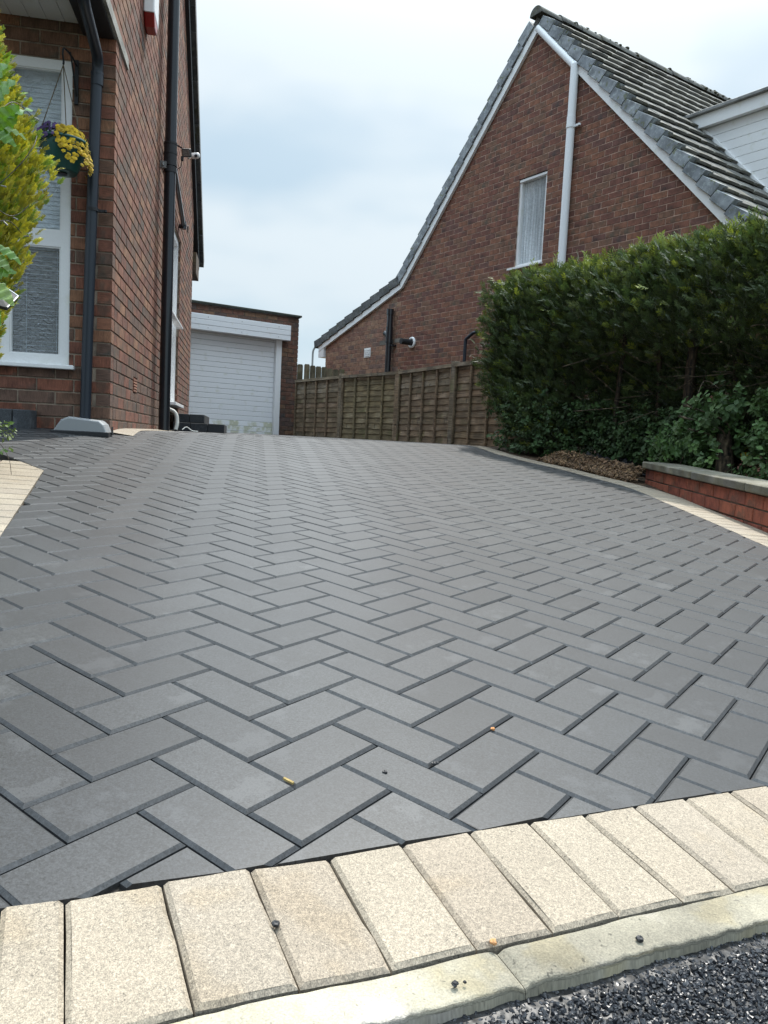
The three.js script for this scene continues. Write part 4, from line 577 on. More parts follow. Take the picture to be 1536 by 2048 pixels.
// ------------------------------------------------------------------ garage
const ga = thing('garage', 'flat roofed brick garage with a white roller door at the end of the driveway', 'garage', [-1.7594, 0.5, -15.4729], AZG);
{
  const f = new THREE.Matrix4().makeTranslation(0, -0.5, 0), B = [], op = [-2.75, -0.42, 0.55, 2.50], Y = (y) => y - 0.5;
  layBricks(B, f, { u0: -3.3, u1: 0, h0: 0.5, h1: 2.93, hi: [0, -0.115], holes: [op], tone: pickTone(6, 12) });
  layBricks(B, new THREE.Matrix4().makeBasis(V3(0, 0, -1), V3(0, 1, 0), V3(1, 0, 0)).premultiply(f), { u0: 0, u1: 2.2, h0: 0.5, h1: 2.93, lo: [0.115, 0], tone: pickTone(6, 12), depth: 0.09 });
  raiseBricks(B, ga, M.garBrick, 300);
  part('wall', core([[-3.3, 0.3], [-0.012, 0.3], [-0.012, 2.92], [-3.3, 2.92]], [op], f, 0.22, 0.006), M.mortarDark, ga); part('wall', box(-0.24, -0.012, Y(0.3), Y(2.92), -5, -0.23), M.mortarDark, ga); part('wall', box(-3.3, -3.06, Y(0.3), Y(2.92), -5, -0.23), M.mortarDark, ga); part('wall', box(-3.06, -0.24, Y(0.3), Y(2.92), -5, -4.8), M.mortarDark, ga);
  part('roof', box(-3.35, 0.02, Y(2.925), Y(2.94), -5.05, 0.03), M.vergeDark[0], ga); part('roof_edge', rbox(-3.36, 0.035, Y(2.935), Y(2.972), 0.0, 0.055, 0.008), mat([.085, .095, .075], { map: T.tile }), ga);
  const d = part('roller_door', box(-2.8, -0.43, Y(0.56), Y(2.55), -0.12, -0.085), M.grey, ga, 'white slatted roller door');
  for (let i = 0; i < 20; i++) { const g = rbox(-2.79, -0.445, Y(0.60) + i * 0.0955, Y(0.60) + i * 0.0955 + 0.0915, -0.092, -0.06, 0.006, 0.7); part('slat', g, i < 3 ? M.doorLow : M.door, d); }
  part('side_guide', rbox(-0.476, -0.362, Y(0.58), Y(2.47), -0.05, 0.03, 0.006), M.upvc, ga, 'white upright guide beside the roller door'); part('side_guide', rbox(-2.9, -2.79, Y(0.58), Y(2.47), -0.05, 0.03, 0.006), M.upvc, ga);
  const h = part('door_hood', box(-3.0, -0.252, Y(2.465), Y(2.735), 0.0, 0.13), M.grey, ga, 'white boxed hood over the roller door');
  for (let i = 0; i < 3; i++) part('hood_board', rbox(-3.01, -0.247, Y(2.455) + i * 0.095, Y(2.455) + i * 0.095 + 0.092, 0.0, 0.152 - (i === 0 ? 0.003 : 0), 0.006, 0.7), M.door, h);
  part('hood_end', box(-0.2468, -0.243, Y(2.455), Y(2.74), 0.01, 0.15), M.upvc, h);
  part('screw', merge([-2.4, -1.9, -1.25, -0.5].flatMap((x) => [2.50, 2.69].map((y) => { const g = cyl(0.006, 0.006, 0.006, 0, 0, 0, 8); g.rotateX(Math.PI / 2); g.translate(x, Y(y), 0.152); return g; }))), M.grey, h);
}

// ------------------------------------------------------------------ panel fence, pale fence, lamp column
{
  const pts = [[-1.74, -15.13], [-0.765, -13.553], [0.19, -12.041], [0.875, -10.229], [1.56, -8.53]], tops = [1.705, 1.705, 1.69, 1.66, 1.64];
  const t = thing('panel_fence', 'weathered brown lap panel fence between the drive and the gable house', 'fence', [0.19, gy(0.19, -12.04) - 0.02, -12.041]); const L0 = t.position;
  for (let i = 0; i < 4; i++) {
    const a = pts[i], b = pts[i + 1], len = Math.hypot(b[0] - a[0], b[1] - a[1]) - 0.09, p = part('panel', null, null, t), ux = (b[0] - a[0]) / (len + 0.09), uz = (b[1] - a[1]) / (len + 0.09);
    p.position.set(a[0] + ux * 0.045 - L0.x, 0, a[1] + uz * 0.045 - L0.z); p.rotation.y = Math.atan2(-uz, ux);     // local x along, z towards the drive
    const g0 = gy((a[0] + b[0]) / 2, (a[1] + b[1]) / 2) - L0.y, ya = tops[i] - L0.y, yb = tops[i + 1] - L0.y, flip = 1, mats = i === 1 ? M.fenceGreen : M.fence;
    const NS = 12, hgt = (ya + yb) / 2 - g0;
    for (let k = 0; k < NS; k++) {
      const y0 = (k / NS), pl = [], pu = [], sx = rr(0, 50), top = k === NS - 1; for (let j = 0; j <= 12; j++) { const u = (j / 12), bot = g0 + y0 * (mix(ya, yb, u) - g0), wv = (fbm(u * 0.9 + sx, k * 1.7, 97, 3, 401) - 0.5) * 0.022; pl.push([u * len, bot + wv]); pu.push([u * len, bot + hgt / NS + 0.014 - (top ? 0.02 : 0)]); }
      const g = new THREE.ExtrudeGeometry(new THREE.Shape([...pl, ...pu.reverse()].map((q) => new THREE.Vector2(...q))), { depth: 0.009, bevelEnabled: false }); g.translate(0, -(g0 + (k / NS) * hgt), 0); g.rotateX(-0.10); g.translate(0, g0 + (k / NS) * hgt, -0.004);
      const grey = k > NS - 4 && rnd() < 0.75; part('slat', boxUV(g, 0.9, rnd(), rnd()), grey ? M.fenceGrey[Math.floor(rnd() * 2)] : mats[Math.floor(rnd() * mats.length)], p);
    }
    const bat = (x, w, dz, m) => part('batten', rbox(x - w / 2, x + w / 2, g0 + 0.01, mix(ya, yb, x / len) - 0.035, 0.008, 0.008 + dz, 0.004, 0.9), m, p);
    for (let k = 1; k <= 3; k++) bat((k / 4) * len + rr(-0.03, 0.03), 0.036, 0.026, (i === 1 ? M.fenceGreen : M.fence)[k % 3]); bat(0.02, 0.036, 0.026, M.fence[4]); bat(len - 0.02, 0.036, 0.026, M.fence[2]);
    part('top_rail', slopeBar([-0.01, ya - 0.012], [len + 0.01, yb - 0.012], -0.032, 0.014, -0.03, 0.042, 0.9), M.fenceGrey[i % 2], p);
  }
  for (let i = 1; i < 4; i++) { const [x, z] = pts[i], g0 = gy(x, z); part('post', (() => { const g = new RoundedBoxGeometry(0.085, tops[i] + 0.03 - g0 + 0.1, 0.085, 2, 0.006); g.rotateY(-0.98); g.translate(x - L0.x, (tops[i] + 0.03 + g0 - 0.1) / 2 - L0.y, z - L0.z); return boxUV(g, 0.9, rnd(), rnd()); })(), i === 2 ? M.fence[2] : M.fenceGrey[i % 2], t); }
  const pf = thing('pale_fence', 'short run of grey pointed pale boards between the garage and the gable house', 'fence', [-1.34, 0.6, -16.0]);
  for (let i = 0; i < 9; i++) { const x = -0.54 + i * 0.117 + (i > 1 ? 0.02 : 0), h = 1.51 - i * 0.010 + rr(-0.02, 0.02), s = new THREE.Shape([[-0.056, 0], [0.056, 0], [0.056, h - 0.03], [0.04, h], [-0.04, h], [-0.056, h - 0.02]].map((q) => new THREE.Vector2(...q))); const g = new THREE.ExtrudeGeometry(s, { depth: 0.02, bevelEnabled: false }); const uvg = boxUV(g, 0.8, rnd(), rnd()); { const uv = uvg.attributes.uv; for (let k = 0; k < uv.count; k++) uv.setXY(k, uv.getY(k), uv.getX(k)); } uvg.rotateY(0.12); uvg.translate(x, 0, rr(-0.006, 0.006)); part('pale', uvg, M.pale[i % 2], pf); }
  for (const y of [0.4, 1.1]) part('rail', box(-0.65, 0.65, y, y + 0.09, -0.05, -0.01), M.pale[1], pf);
  const lp = thing('lamp_column', 'thin pale swan neck lamp column far beyond the pale fence', 'lamp post', [-4.33, 0.3, -45.6]); part('column', tube([[0, 0, 0], [0, 5.2, 0], [0.03, 5.42, 0], [0.12, 5.57, 0], [0.28, 5.63, 0], [0.55, 5.64, 0]], 0.055, 50, 12), M.grey, lp); part('lantern', rbox(0.5, 1.0, 5.57, 5.67, -0.09, 0.09, 0.03), M.grey, lp);
}

// ------------------------------------------------------------------ bed on the right: low wall, soil, bark, sheet
{
  const BED = [[2.19, -1.0], ...RIGHT_OUT.slice(1), [0.9, -10.1], [1.2, -10.2], [1.9, -8.7], [3.6, -6.2], [6.5, -1.0]];
  struct('planting_bed', sheet(BED, -0.004, 0.3, 1), M.soil);
  const w = thing('garden_wall', 'low red brick garden wall with pale concrete copings at the right', 'wall', [2.19, 0.2, -4.4]), f0 = V3(2.19, 0.2, -4.4);
  const far = -6.52, near = -1.9, topAt = (z) => 0.462 + (-4.433 - z) * 0.0425, BH = 0.078;
  // courses follow the fall of the ground: frame u runs towards the road
  const ang = Math.atan(0.0425), B = [];
  const fr = new THREE.Matrix4().makeBasis(V3(0, -Math.sin(ang), Math.cos(ang)), V3(0, Math.cos(ang), Math.sin(ang)), V3(-1, 0, 0)); fr.setPosition(0, topAt(far) - 0.058 - 0.2, far + 4.4);
  const len = (near - far) / Math.cos(ang);
  for (let k = 0; k < 6; k++) { const y1 = -k * (BH + 0.008) - 0.006, y0 = y1 - BH + 0.002; for (let i = -1; i < 30; i++) { const a = Math.max(0, i * 0.232 + (k % 2 ? 0.08 : 0.2)), b = Math.min(len, i * 0.232 + (k % 2 ? 0.08 : 0.2) + 0.224); if (b - a < 0.03) continue; const m = fr.clone().multiply(new THREE.Matrix4().makeTranslation((a + b) / 2, (y0 + y1) / 2, rr(0, 0.003))); B.push({ poly: null, ch: null, w: b - a, hh: y1 - y0, m, tone: Math.floor(rnd() * 4), depth: 0.10 }); } }
  raiseBricks(B, w, M.wallBrick, 120);
  part('mortar', box(0, len, -0.6, -0.002, -0.2, -0.006, 0.5).applyMatrix4(fr), M.mortarDark, w);
  part('brick', merge([0, 1, 2, 3].map((k) => { const g = block([[-0.1, -BH / 2], [0.1, -BH / 2], [0.1, BH / 2], [-0.1, BH / 2]], { c: 0.003, h: 0.05, s: 0.5 }); g.rotateY(Math.PI); g.translate(0.1, topAt(far) - 0.058 - 0.2 - 0.006 - BH / 2 - k * (BH + 0.008), far + 4.4 - 0.004); return g; })), M.wallBrick[1], w);
  const cops = [-0.03, 1.02, 1.85, 2.75, 3.65, 4.63]; for (let i = 0; i < cops.length - 1; i++) { const g = new RoundedBoxGeometry(cops[i + 1] - cops[i] - 0.006, 0.052, 0.27, 3, 0.008); const p = g.attributes.position; for (let k = 0; k < p.count; k++) p.setY(k, p.getY(k) + (fbm(p.getX(k) * 2 + i, p.getZ(k) * 5, 99, 2, 501) - 0.5) * 0.006); g.translate((cops[i] + cops[i + 1]) / 2, 0.030, -0.105); part('coping', boxUV(g, 0.6, rnd(), rnd()).applyMatrix4(fr), M.coping[i % 2], w); }
  // bark chips
  const chip = new THREE.BoxGeometry(1, 0.25, 0.5).toNonIndexed(), N = 3200, im = new THREE.InstancedMesh(boxUV(chip), mat([.62, .45, .31], { map: T.bark }), N), o = new THREE.Object3D(), c = new THREE.Color(); im.name = 'bark_chips'; tag(im, 'brown bark chips heaped beside the low brick wall', 'bark chips', null, 'stuff');
  let n = 0; for (let t = 0; n < N && t < 60000; t++) { const strip = rnd() < 0.86; let x, z, hp = 0; if (strip) { const f = rr(8.3, 11.2), i = Math.floor(f), k = f - i, d = Math.pow(rnd(), 1.2) * 0.36; x = mix(RIGHT_OUT[i][0], RIGHT_OUT[i + 1][0], k) + 0.85 * d; z = mix(RIGHT_OUT[i][1], RIGHT_OUT[i + 1][1], k) - 0.35 * d; if (z > -6.56 && x > 2.13) continue; hp = 0.10 * sstep(0.0, 0.3, d); } else { const q = rr(0, 1); x = mix(0.95, 1.75, q) + rr(-0.05, 0.3); z = mix(-10.2, -8.2, q); hp = 0.015; } if (inPoly(x, z, DRIVE)) continue; let near2 = 9; for (let i = 0; i < RIGHT_OUT.length - 1; i++) near2 = Math.min(near2, segDist([x, z], RIGHT_OUT[i], RIGHT_OUT[i + 1])); if (!inPoly(x, z, BED) || near2 < 0.012) continue; const s = rr(0.012, 0.034); o.position.set(x, gy(x, z) + rr(0, 0.03) + hp * rr(0.6, 1), z); o.rotation.set(rr(-0.9, 0.9), rr(0, 6), rr(-0.9, 0.9)); o.scale.set(s, s * rr(0.5, 1), s * rr(0.7, 1.3)); o.updateMatrix(); im.setMatrixAt(n, o.matrix); const v = rr(0.35, 1.7); im.setColorAt(n, c.setRGB(v, v * rr(0.92, 1.02), v * rr(0.8, 1))); n++; } im.count = n; scene.add(im);
  // black membrane lying in folds under the hedge
  const pm = thing('weed_membrane', 'crumpled black membrane sheet under the hedge behind the bark chips', 'sheet', [2.0, gy(2.0, -7.3), -7.3]); part('sheet', (() => { const P = [], U = [], I = [], nx = 44, nz = 14; for (let j = 0; j <= nz; j++) for (let i = 0; i <= nx; i++) { const u = i / nx, v = j / nz, x = mix(1.52, 2.75, u) + v * 0.25, z = mix(-7.42, -7.0, u) - v * 0.42 + (fbm(u * 3, v, 50, 3, 601) - 0.5) * 0.15, e = Math.min(u, 1 - u, v * 0.8, (1 - v)) * 4, y = gy(x, z) + 0.012 + clamp(e, 0, 1) * (0.02 + 0.15 * Math.pow(fbm(u * 3.2, v * 2.2, 60, 4, 602), 1.5)) + 0.012 * clamp(e, 0, 1) * Math.abs(Math.sin(u * 21 + v * 8 + 4 * fbm(u * 4, v * 4, 60, 2, 603))); P.push(x - 2.0, y - gy(2.0, -7.3), z + 7.3); U.push(u, v); } for (let j = 0; j < nz; j++) for (let i = 0; i < nx; i++) { const q = j * (nx + 1) + i; I.push(q, q + 1, q + nx + 1, q + 1, q + nx + 2, q + nx + 1); } const g = new THREE.BufferGeometry(); g.setAttribute('position', new THREE.Float32BufferAttribute(P, 3)); g.setAttribute('uv', new THREE.Float32BufferAttribute(U, 2)); g.setIndex(I); g.computeVertexNormals(); return g.toNonIndexed(); })(), M.plasticSheet, pm);
}

// ------------------------------------------------------------------ plants
function sprayGeo(pairs, len, wid, ang, base, tip, sub) {              // flat fan of scale-leaved twiglets along +y, colour runs from base to tip
  const P = [], Cc = [], N = []; const col = (t) => [mix(base[0], tip[0], t), mix(base[1], tip[1], t), mix(base[2], tip[2], t)];
  const sliver = (x, y, dx, dy, l, w, z0, z1, t0, t1) => { const nx = -dy, ny = dx, mx = x + dx * l * 0.45, my = y + dy * l * 0.45, mz = mix(z0, z1, 0.45), q = [[x, y, z0, t0], [mx + nx * w, my + ny * w, mz, mix(t0, t1, 0.5)], [x + dx * l, y + dy * l, z1, t1], [mx - nx * w, my - ny * w, mz, mix(t0, t1, 0.5)]]; for (const k of [0, 2, 1, 0, 3, 2]) { P.push(q[k][0], q[k][1], q[k][2]); Cc.push(...col(q[k][3])); N.push(nx * 0.1, ny * 0.1, 1); } };
  sliver(0, 0, 0, 1, 1, wid * 0.8, 0, 0.1, 0, 0.8);
  for (let i = 0; i < pairs; i++) for (const s of [-1, 1]) { const y = 0.06 + (i + (s > 0 ? 0.4 : 0)) / pairs * 0.86, l = len * (1 - 0.68 * y) * rr(0.8, 1.15), a = ang * rr(0.8, 1.2), dx = Math.sin(a) * s, dy = Math.cos(a), z1 = rr(-0.13, 0.16); sliver(0, y, dx, dy, l, wid, 0.05 * y, z1, 0.15 + y * 0.4, 0.75 + 0.25 * y);
    for (let j = 0; j < sub; j++) for (const s2 of [-1, 1]) { const f = 0.25 + j / sub * 0.6, a2 = a * s + s2 * 0.6, l2 = l * 0.42 * (1 - f * 0.6); sliver(dx * l * f, y + dy * l * f, Math.sin(a2), Math.cos(a2), l2, wid * 0.85, z1 * f, z1 * f + rr(-0.06, 0.06), 0.3 + y * 0.4, 0.85 + 0.15 * y); } }
  const g = new THREE.BufferGeometry(); g.setAttribute('position', new THREE.Float32BufferAttribute(P, 3)); g.setAttribute('color', new THREE.Float32BufferAttribute(Cc, 3)); g.setAttribute('uv', new THREE.Float32BufferAttribute(new Float32Array(P.length / 3 * 2), 2)); g.computeVertexNormals(); return g;
}
function leafTwig(n, size, spread, seed) {                               // a twig with n folded ovate leaves
  const P = []; for (let i = 0; i < n; i++) { const t = i / (n - 1), a = i * 2.4 + seed, m = new THREE.Matrix4().makeRotationFromEuler(new THREE.Euler(rr(-0.5, 0.9), a, rr(-0.4, 0.4))); m.setPosition(Math.cos(a) * 0.04, t * 0.85, Math.sin(a) * 0.04); const L = size * rr(0.7, 1.15), w = L * 0.34, pts = [[0, 0, 0], [w * 0.8, 0.02 * L, L * 0.3], [w, 0.03 * L, L * 0.55], [0, -0.05 * L, L * 0.5], [0, -0.12 * L, L], [-w, 0.03 * L, L * 0.55], [-w * 0.8, 0.02 * L, L * 0.3]].map((q) => V3(...q).applyMatrix4(m)); for (const [x, y, z] of [[0, 1, 3], [1, 2, 3], [2, 4, 3], [0, 3, 6], [6, 3, 5], [5, 3, 4]]) for (const k of [x, y, z]) P.push(pts[k].x, pts[k].y, pts[k].z); }
  const s = barGeo([0, 0, 0], [0, 0.95, 0.02], 0.014, 0.014); const sp = s.attributes.position; for (let i = 0; i < sp.count; i++) P.push(sp.getX(i), sp.getY(i), sp.getZ(i));
  const g = new THREE.BufferGeometry(); g.setAttribute('position', new THREE.Float32BufferAttribute(P, 3)); g.setAttribute('uv', new THREE.Float32BufferAttribute(new Float32Array(P.length / 3 * 2).map(() => rnd()), 2)); g.computeVertexNormals(); return g;
}
const UP = V3(0, 1, 0), qTmp = new THREE.Quaternion(), qR = new THREE.Quaternion(), mTmp = new THREE.Matrix4();
function foliage(name, geos, m, items, parent) {                         // items: {p, d (direction of growth), s, c}
  const per = geos.map(() => []); items.forEach((it, i) => per[i % geos.length].push(it));
  geos.forEach((g, k) => { const L = per[k]; if (!L.length) return; const im = new THREE.InstancedMesh(g, m, L.length); im.name = name; im.userData.kind = 'stuff'; const cc = new THREE.Color(); L.forEach((it, i) => { qTmp.setFromUnitVectors(UP, V3(...it.d).normalize()); qR.setFromAxisAngle(UP, rr(0, 6.283)); qTmp.multiply(qR); mTmp.compose(V3(...it.p), qTmp, V3(it.s, it.s, it.s)); im.setMatrixAt(i, mTmp); im.setColorAt(i, cc.setRGB(...it.c)); }); parent.add(im); });
}
const leafMat = (c, o = {}) => phys(c, { roughness: 0.7, transmission: 0.28, thickness: 0, ...o });

// conifer hedge: local frame along e, face normal towards the drive
const HE = [0.5568, 0.8307], HN = [-0.8307, 0.5568], H0 = [1.13, -8.56];
const hp = (t, d) => [H0[0] + HE[0] * t - HN[0] * d, H0[1] + HE[1] * t - HN[1] * d];   // t along, d deep
{
  const hb = [2.6, 0.45, -7.2], hg = thing('conifer_hedge', 'tall dark green clipped conifer hedge with bare trunks inside at the right', 'hedge', hb);
  const sg = Array.from({ length: 5 }, () => sprayGeo(6, 0.52, 0.042, 0.72, [.024, .044, .013], [.088, .135, .028], 0)), items = [];
  const top = (t) => 2.36 + 0.02 * t + (fbm(t * 0.5 + 3, 0.2, 99, 3, 701) - 0.5) * 0.22;
  const bot = (t) => (t < 1.1 ? mix(0.98, 0.62, sstep(0, 0.9, t)) : mix(0.62, 0.55, 0));
  const disp = (t, y) => { let d = (fbm(t * 1.3 + 9, y * 1.3, 99, 4, 703) - 0.5) * 0.75; const hol = sstep(0.75, 1.15, t) * sstep(1.72, 1.5, y + (fbm(t * 1.6, 4, 99, 2, 705) - 0.5) * 0.5); d += hol * 0.62; d += sstep(2.1, 2.45, y) * 0.12; d += 0.25 * sstep(0.45, 0, t) * sstep(1.3, 0.8, y); return d; };
  const endT = (y, d) => -0.06 + (fbm(y * 1.2, d * 2 + 7, 99, 3, 707) - 0.5) * 0.3 + 0.55 * sstep(0.35, 0.0, (y - 0.95)) * 0.3;
  const add = (t, y, d, dir, s, lum) => { const [x, z] = hp(t, d); const v = rr(0.5, 1.6), ye = rnd() < lum; items.push({ p: [x - hb[0], y - hb[1], z - hb[2]], d: dir, s, c: ye ? [v * 2.9, v * 2.2, v] : [v * rr(0.9, 1.15), v, v * rr(0.8, 1.1)] }); };  // yellow shoots; their larger share on top paints in the sunlit look
  const outD = (k, up) => [HN[0] * k + HE[0] * rr(-0.6, 0.6) + rr(-0.3, 0.3), up + rr(-0.5, 0.6), HN[1] * k + HE[1] * rr(-0.6, 0.6) + rr(-0.3, 0.3)];
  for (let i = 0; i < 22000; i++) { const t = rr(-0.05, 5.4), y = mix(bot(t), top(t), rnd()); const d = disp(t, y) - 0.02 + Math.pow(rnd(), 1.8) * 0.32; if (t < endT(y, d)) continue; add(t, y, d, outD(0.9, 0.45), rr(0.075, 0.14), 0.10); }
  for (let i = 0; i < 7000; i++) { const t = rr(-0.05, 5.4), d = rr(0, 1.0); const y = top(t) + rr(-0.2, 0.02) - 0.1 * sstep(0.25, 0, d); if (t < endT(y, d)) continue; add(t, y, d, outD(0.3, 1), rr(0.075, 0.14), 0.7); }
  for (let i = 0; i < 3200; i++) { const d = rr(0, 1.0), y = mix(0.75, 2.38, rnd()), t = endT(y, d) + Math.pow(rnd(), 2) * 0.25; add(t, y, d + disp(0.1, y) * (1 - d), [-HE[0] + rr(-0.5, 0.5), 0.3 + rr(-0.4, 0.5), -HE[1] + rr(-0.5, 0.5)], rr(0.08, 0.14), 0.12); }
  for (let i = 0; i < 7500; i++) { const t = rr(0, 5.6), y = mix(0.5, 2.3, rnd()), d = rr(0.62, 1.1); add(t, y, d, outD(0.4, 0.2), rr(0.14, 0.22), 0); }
  for (let i = 0; i < 90; i++) { const t = rr(0, 5.2), [x, z] = hp(t, rr(0, 0.5)); items.push({ p: [x - hb[0], top(t) - 0.04 - hb[1], z - hb[2]], d: [rr(-0.3, 0.3), 1, rr(-0.3, 0.3)], s: rr(0.14, 0.22), c: [3.2, 2.6, 1.6] }); }  // tall top shoots, sunlight put into their brighter colour
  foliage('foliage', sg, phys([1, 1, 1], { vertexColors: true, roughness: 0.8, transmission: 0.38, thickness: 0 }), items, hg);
  const trunk = (pts, r0, r1, m = M.bark) => { const c = new THREE.CatmullRomCurve3(pts.map((q) => V3(q[0] - hb[0], q[1] - hb[1], q[2] - hb[2]))), g = new THREE.TubeGeometry(c, 22, 1, 9).toNonIndexed(), p = g.attributes.position; const base = c.getPoint(0); for (let i = 0; i < p.count; i++) { const v = V3().fromBufferAttribute(p, i); let best = 0, bd = 1e9; for (let k = 0; k <= 22; k++) { const q = c.getPoint(k / 22), dd = q.distanceTo(v); const e = Math.abs(dd - 1); if (e < bd) { bd = e; best = k; } } const q = c.getPoint(best / 22); v.sub(q).normalize().multiplyScalar(mix(r0, r1, best / 22) * (1 + 0.2 * (vn(v.x * 9, best, 99, 711) - 0.5))).add(q); p.setXYZ(i, v.x, v.y, v.z); } g.computeVertexNormals(); return part('trunk', g, m, hg); };
  const T3 = (t, d, y) => { const [x, z] = hp(t, d); return [x, y, z]; };
  const tr = (t, d, y0, y1, lean, r) => { const pts = []; for (let i = 0; i <= 5; i++) { const f = i / 5; pts.push(T3(t + lean * f + rr(-0.025, 0.025), d + rr(-0.02, 0.02), mix(y0, y1, f))); } const g = tube(pts.map((q) => [q[0] - hb[0], q[1] - hb[1], q[2] - hb[2]]), r, 20, 9, false, 0.5); const p = g.attributes.position; part('trunk', boxUV(g, 0.4), M.bark, hg); };
  tr(1.35, 0.42, 0.4, 2.0, 0.05, 0.022); tr(2.08, 0.4, 0.35, 2.0, 0.16, 0.042); tr(0.75, 0.5, 0.4, 1.9, -0.06, 0.03); tr(1.75, 0.55, 0.4, 2.0, -0.05, 0.026); tr(3.2, 0.5, 0.3, 2.0, 0.1, 0.045); tr(2.55, 0.6, 0.3, 2.0, -0.1, 0.03);
  const tw = []; for (let i = 0; i < 75; i++) { const t = rr(0.7, 3.6), y = rr(0.95, 1.7), d = rr(0.12, 0.6), a = T3(t, d, y), l = rr(0.15, 0.45); tw.push(tube([[a[0] - hb[0], a[1] - hb[1], a[2] - hb[2]], [a[0] - hb[0] + rr(-0.5, 0.5) * l, a[1] - hb[1] + rr(-0.2, 0.35) * l, a[2] - hb[2] + rr(-0.4, 0.7) * l], [a[0] - hb[0] + rr(-1, 1) * l, a[1] - hb[1] + rr(-0.4, 0.5) * l, a[2] - hb[2] + rr(-0.5, 1) * l]], rr(0.002, 0.005), 8, 5, false, 0.5)); } part('twigs', merge(tw), M.barkPale, hg, null, 'stuff');
}
{ // broad leaved growth under and in front of the hedge
  const under = (name, label, base, n, place, col, size, cat = 'shrub') => { const b = thing(name, label, cat, base), gs = Array.from({ length: 4 }, (_, i) => leafTwig(9, 0.42, 0.5, i)), items = []; for (let i = 0; i < n; i++) { const q = place(); if (!q) continue; const v = rr(0.55, 1.4); items.push({ p: [q[0] - base[0], q[1] - base[1], q[2] - base[2]], d: [HN[0] * 0.6 + rr(-0.8, 0.8), rr(0.0, 1.1), HN[1] * 0.6 + rr(-0.8, 0.8)], s: size * rr(0.75, 1.3), c: [v * rr(0.85, 1.1), v, v * rr(0.7, 1)] }); } foliage('leaves', gs, leafMat(col, { map: T.leafv }), items, b); const st = []; for (let i = 0; i < 14; i++) { const q = place(); if (!q) continue; const g0 = gy(q[0], q[2]); st.push(tube([[q[0] - base[0] + rr(-0.1, 0.1), g0 - base[1], q[2] - base[2] - 0.05], [q[0] - base[0] + rr(-0.06, 0.06), mix(g0, q[1], 0.6) - base[1], q[2] - base[2]], [q[0] - base[0], q[1] - base[1], q[2] - base[2]]], 0.005, 10, 6, false, 0.5)); } part('stems', merge(st), M.bark, b, null, 'stuff'); };
  under('low_shrub', 'low dark green leafy shrubs along the foot of the conifer hedge', [1.9, 0.45, -7.6], 1500, () => { const t = Math.pow(rnd(), 0.9) * 2.4 + 0.25, hN = fbm(t * 1.7, 1, 99, 3, 721), h = 0.3 + 0.5 * hN, back = sstep(0.7, 1.2, t), d = rr(-0.18 + 0.42 * back, 0.3 + 0.35 * back), [x, z] = hp(t, d), g = gy(x, z); return [x, g + rr(0.0, 1) * h, z]; }, [.06, .125, .034], 0.105);
  under('leafy_shrub', 'taller fresh green leafy shrub growing through the hedge behind the low wall', [2.95, 0.4, -6.4], 1500, () => { const t = rr(1.95, 4.6), hN = fbm(t * 1.1 + 5, 3, 99, 3, 723), h = 0.40 + 0.55 * sstep(1.95, 2.8, t) * (0.5 + 0.9 * hN) - 0.1, y = rnd(), d = rr(-0.08, 0.42) + (1 - y) * -0.14, [x, z] = hp(t, d), g = gy(x, z); const az = x / -z; if (x < 2.36 || (z < -6.3 && x < 2.6 && y < 0.35) || (Math.abs(az - 0.4346) < 0.014 && z > -6.5 && y * h < 0.5) || (Math.abs(az - 0.459) < 0.007 && z > -6.55)) return null; return [x, g + y * h, z]; }, [.085, .18, .042], 0.115);
  const sb = [2.79, 0.33, -6.42], s = thing('tree_stump', 'pale bare stump standing just behind the low wall', 'stump', sb); part('trunk', (() => { const g = new THREE.CylinderGeometry(0.052, 0.085, 0.55, 14, 10), p = g.attributes.position; for (let i = 0; i < p.count; i++) { const a = Math.atan2(p.getZ(i), p.getX(i)), y = p.getY(i), k = 1 + 0.22 * (vn(a * 2.2 + 20, y * 3 + 9, 99, 731) - 0.5) + 0.10 * Math.sin(a * 5 + y * 4); p.setX(i, p.getX(i) * k - 0.08 * y); p.setZ(i, p.getZ(i) * k); } g.computeVertexNormals(); g.translate(0, 0.2, 0); return boxUV(g, 0.3); })(), M.barkPale, s); for (let i = 0; i < 3; i++) part('branch', tube([[0, 0.3 + i * 0.05, 0], [rr(-0.2, 0.1), 0.45 + i * 0.06, rr(0, 0.1)], [rr(-0.45, -0.2), 0.5 + i * 0.1, rr(0, 0.15)]], 0.008, 12, 6, false, 0.5), M.barkPale, s); part('root', tube([[-0.02, 0.0, 0.0], [-0.15, -0.02, 0.08], [-0.33, -0.10, 0.12]], 0.028, 12, 8, false, 0.5), M.bark, s);
  const pb = [2.93, 0.30, -6.5], po = thing('poppy', 'single yellow poppy flower in the greenery above the low wall', 'flower', pb); part('stem', tube([[0, 0, 0], [0.01, 0.15, 0.02], [0.03, 0.31, 0.05]], 0.0022, 12, 6, false, 0.5), leafMat([.08, .14, .04]), po); for (let i = 0; i < 4; i++) { const g = new THREE.CircleGeometry(0.026, 14); const p = g.attributes.position; for (let k = 0; k < p.count; k++) p.setZ(k, 0.4 * p.getX(k) * p.getX(k) / 0.026 + rr(0, 0.002)); g.translate(0, 0.017, 0); g.rotateX(-0.7); g.rotateZ(i * 1.571); g.rotateX(0.2); g.computeVertexNormals(); g.translate(0.03, 0.33, 0.055); part('petal', g.toNonIndexed(), leafMat([.85, .50, .01], { transmission: 0.35 }), po); }
}
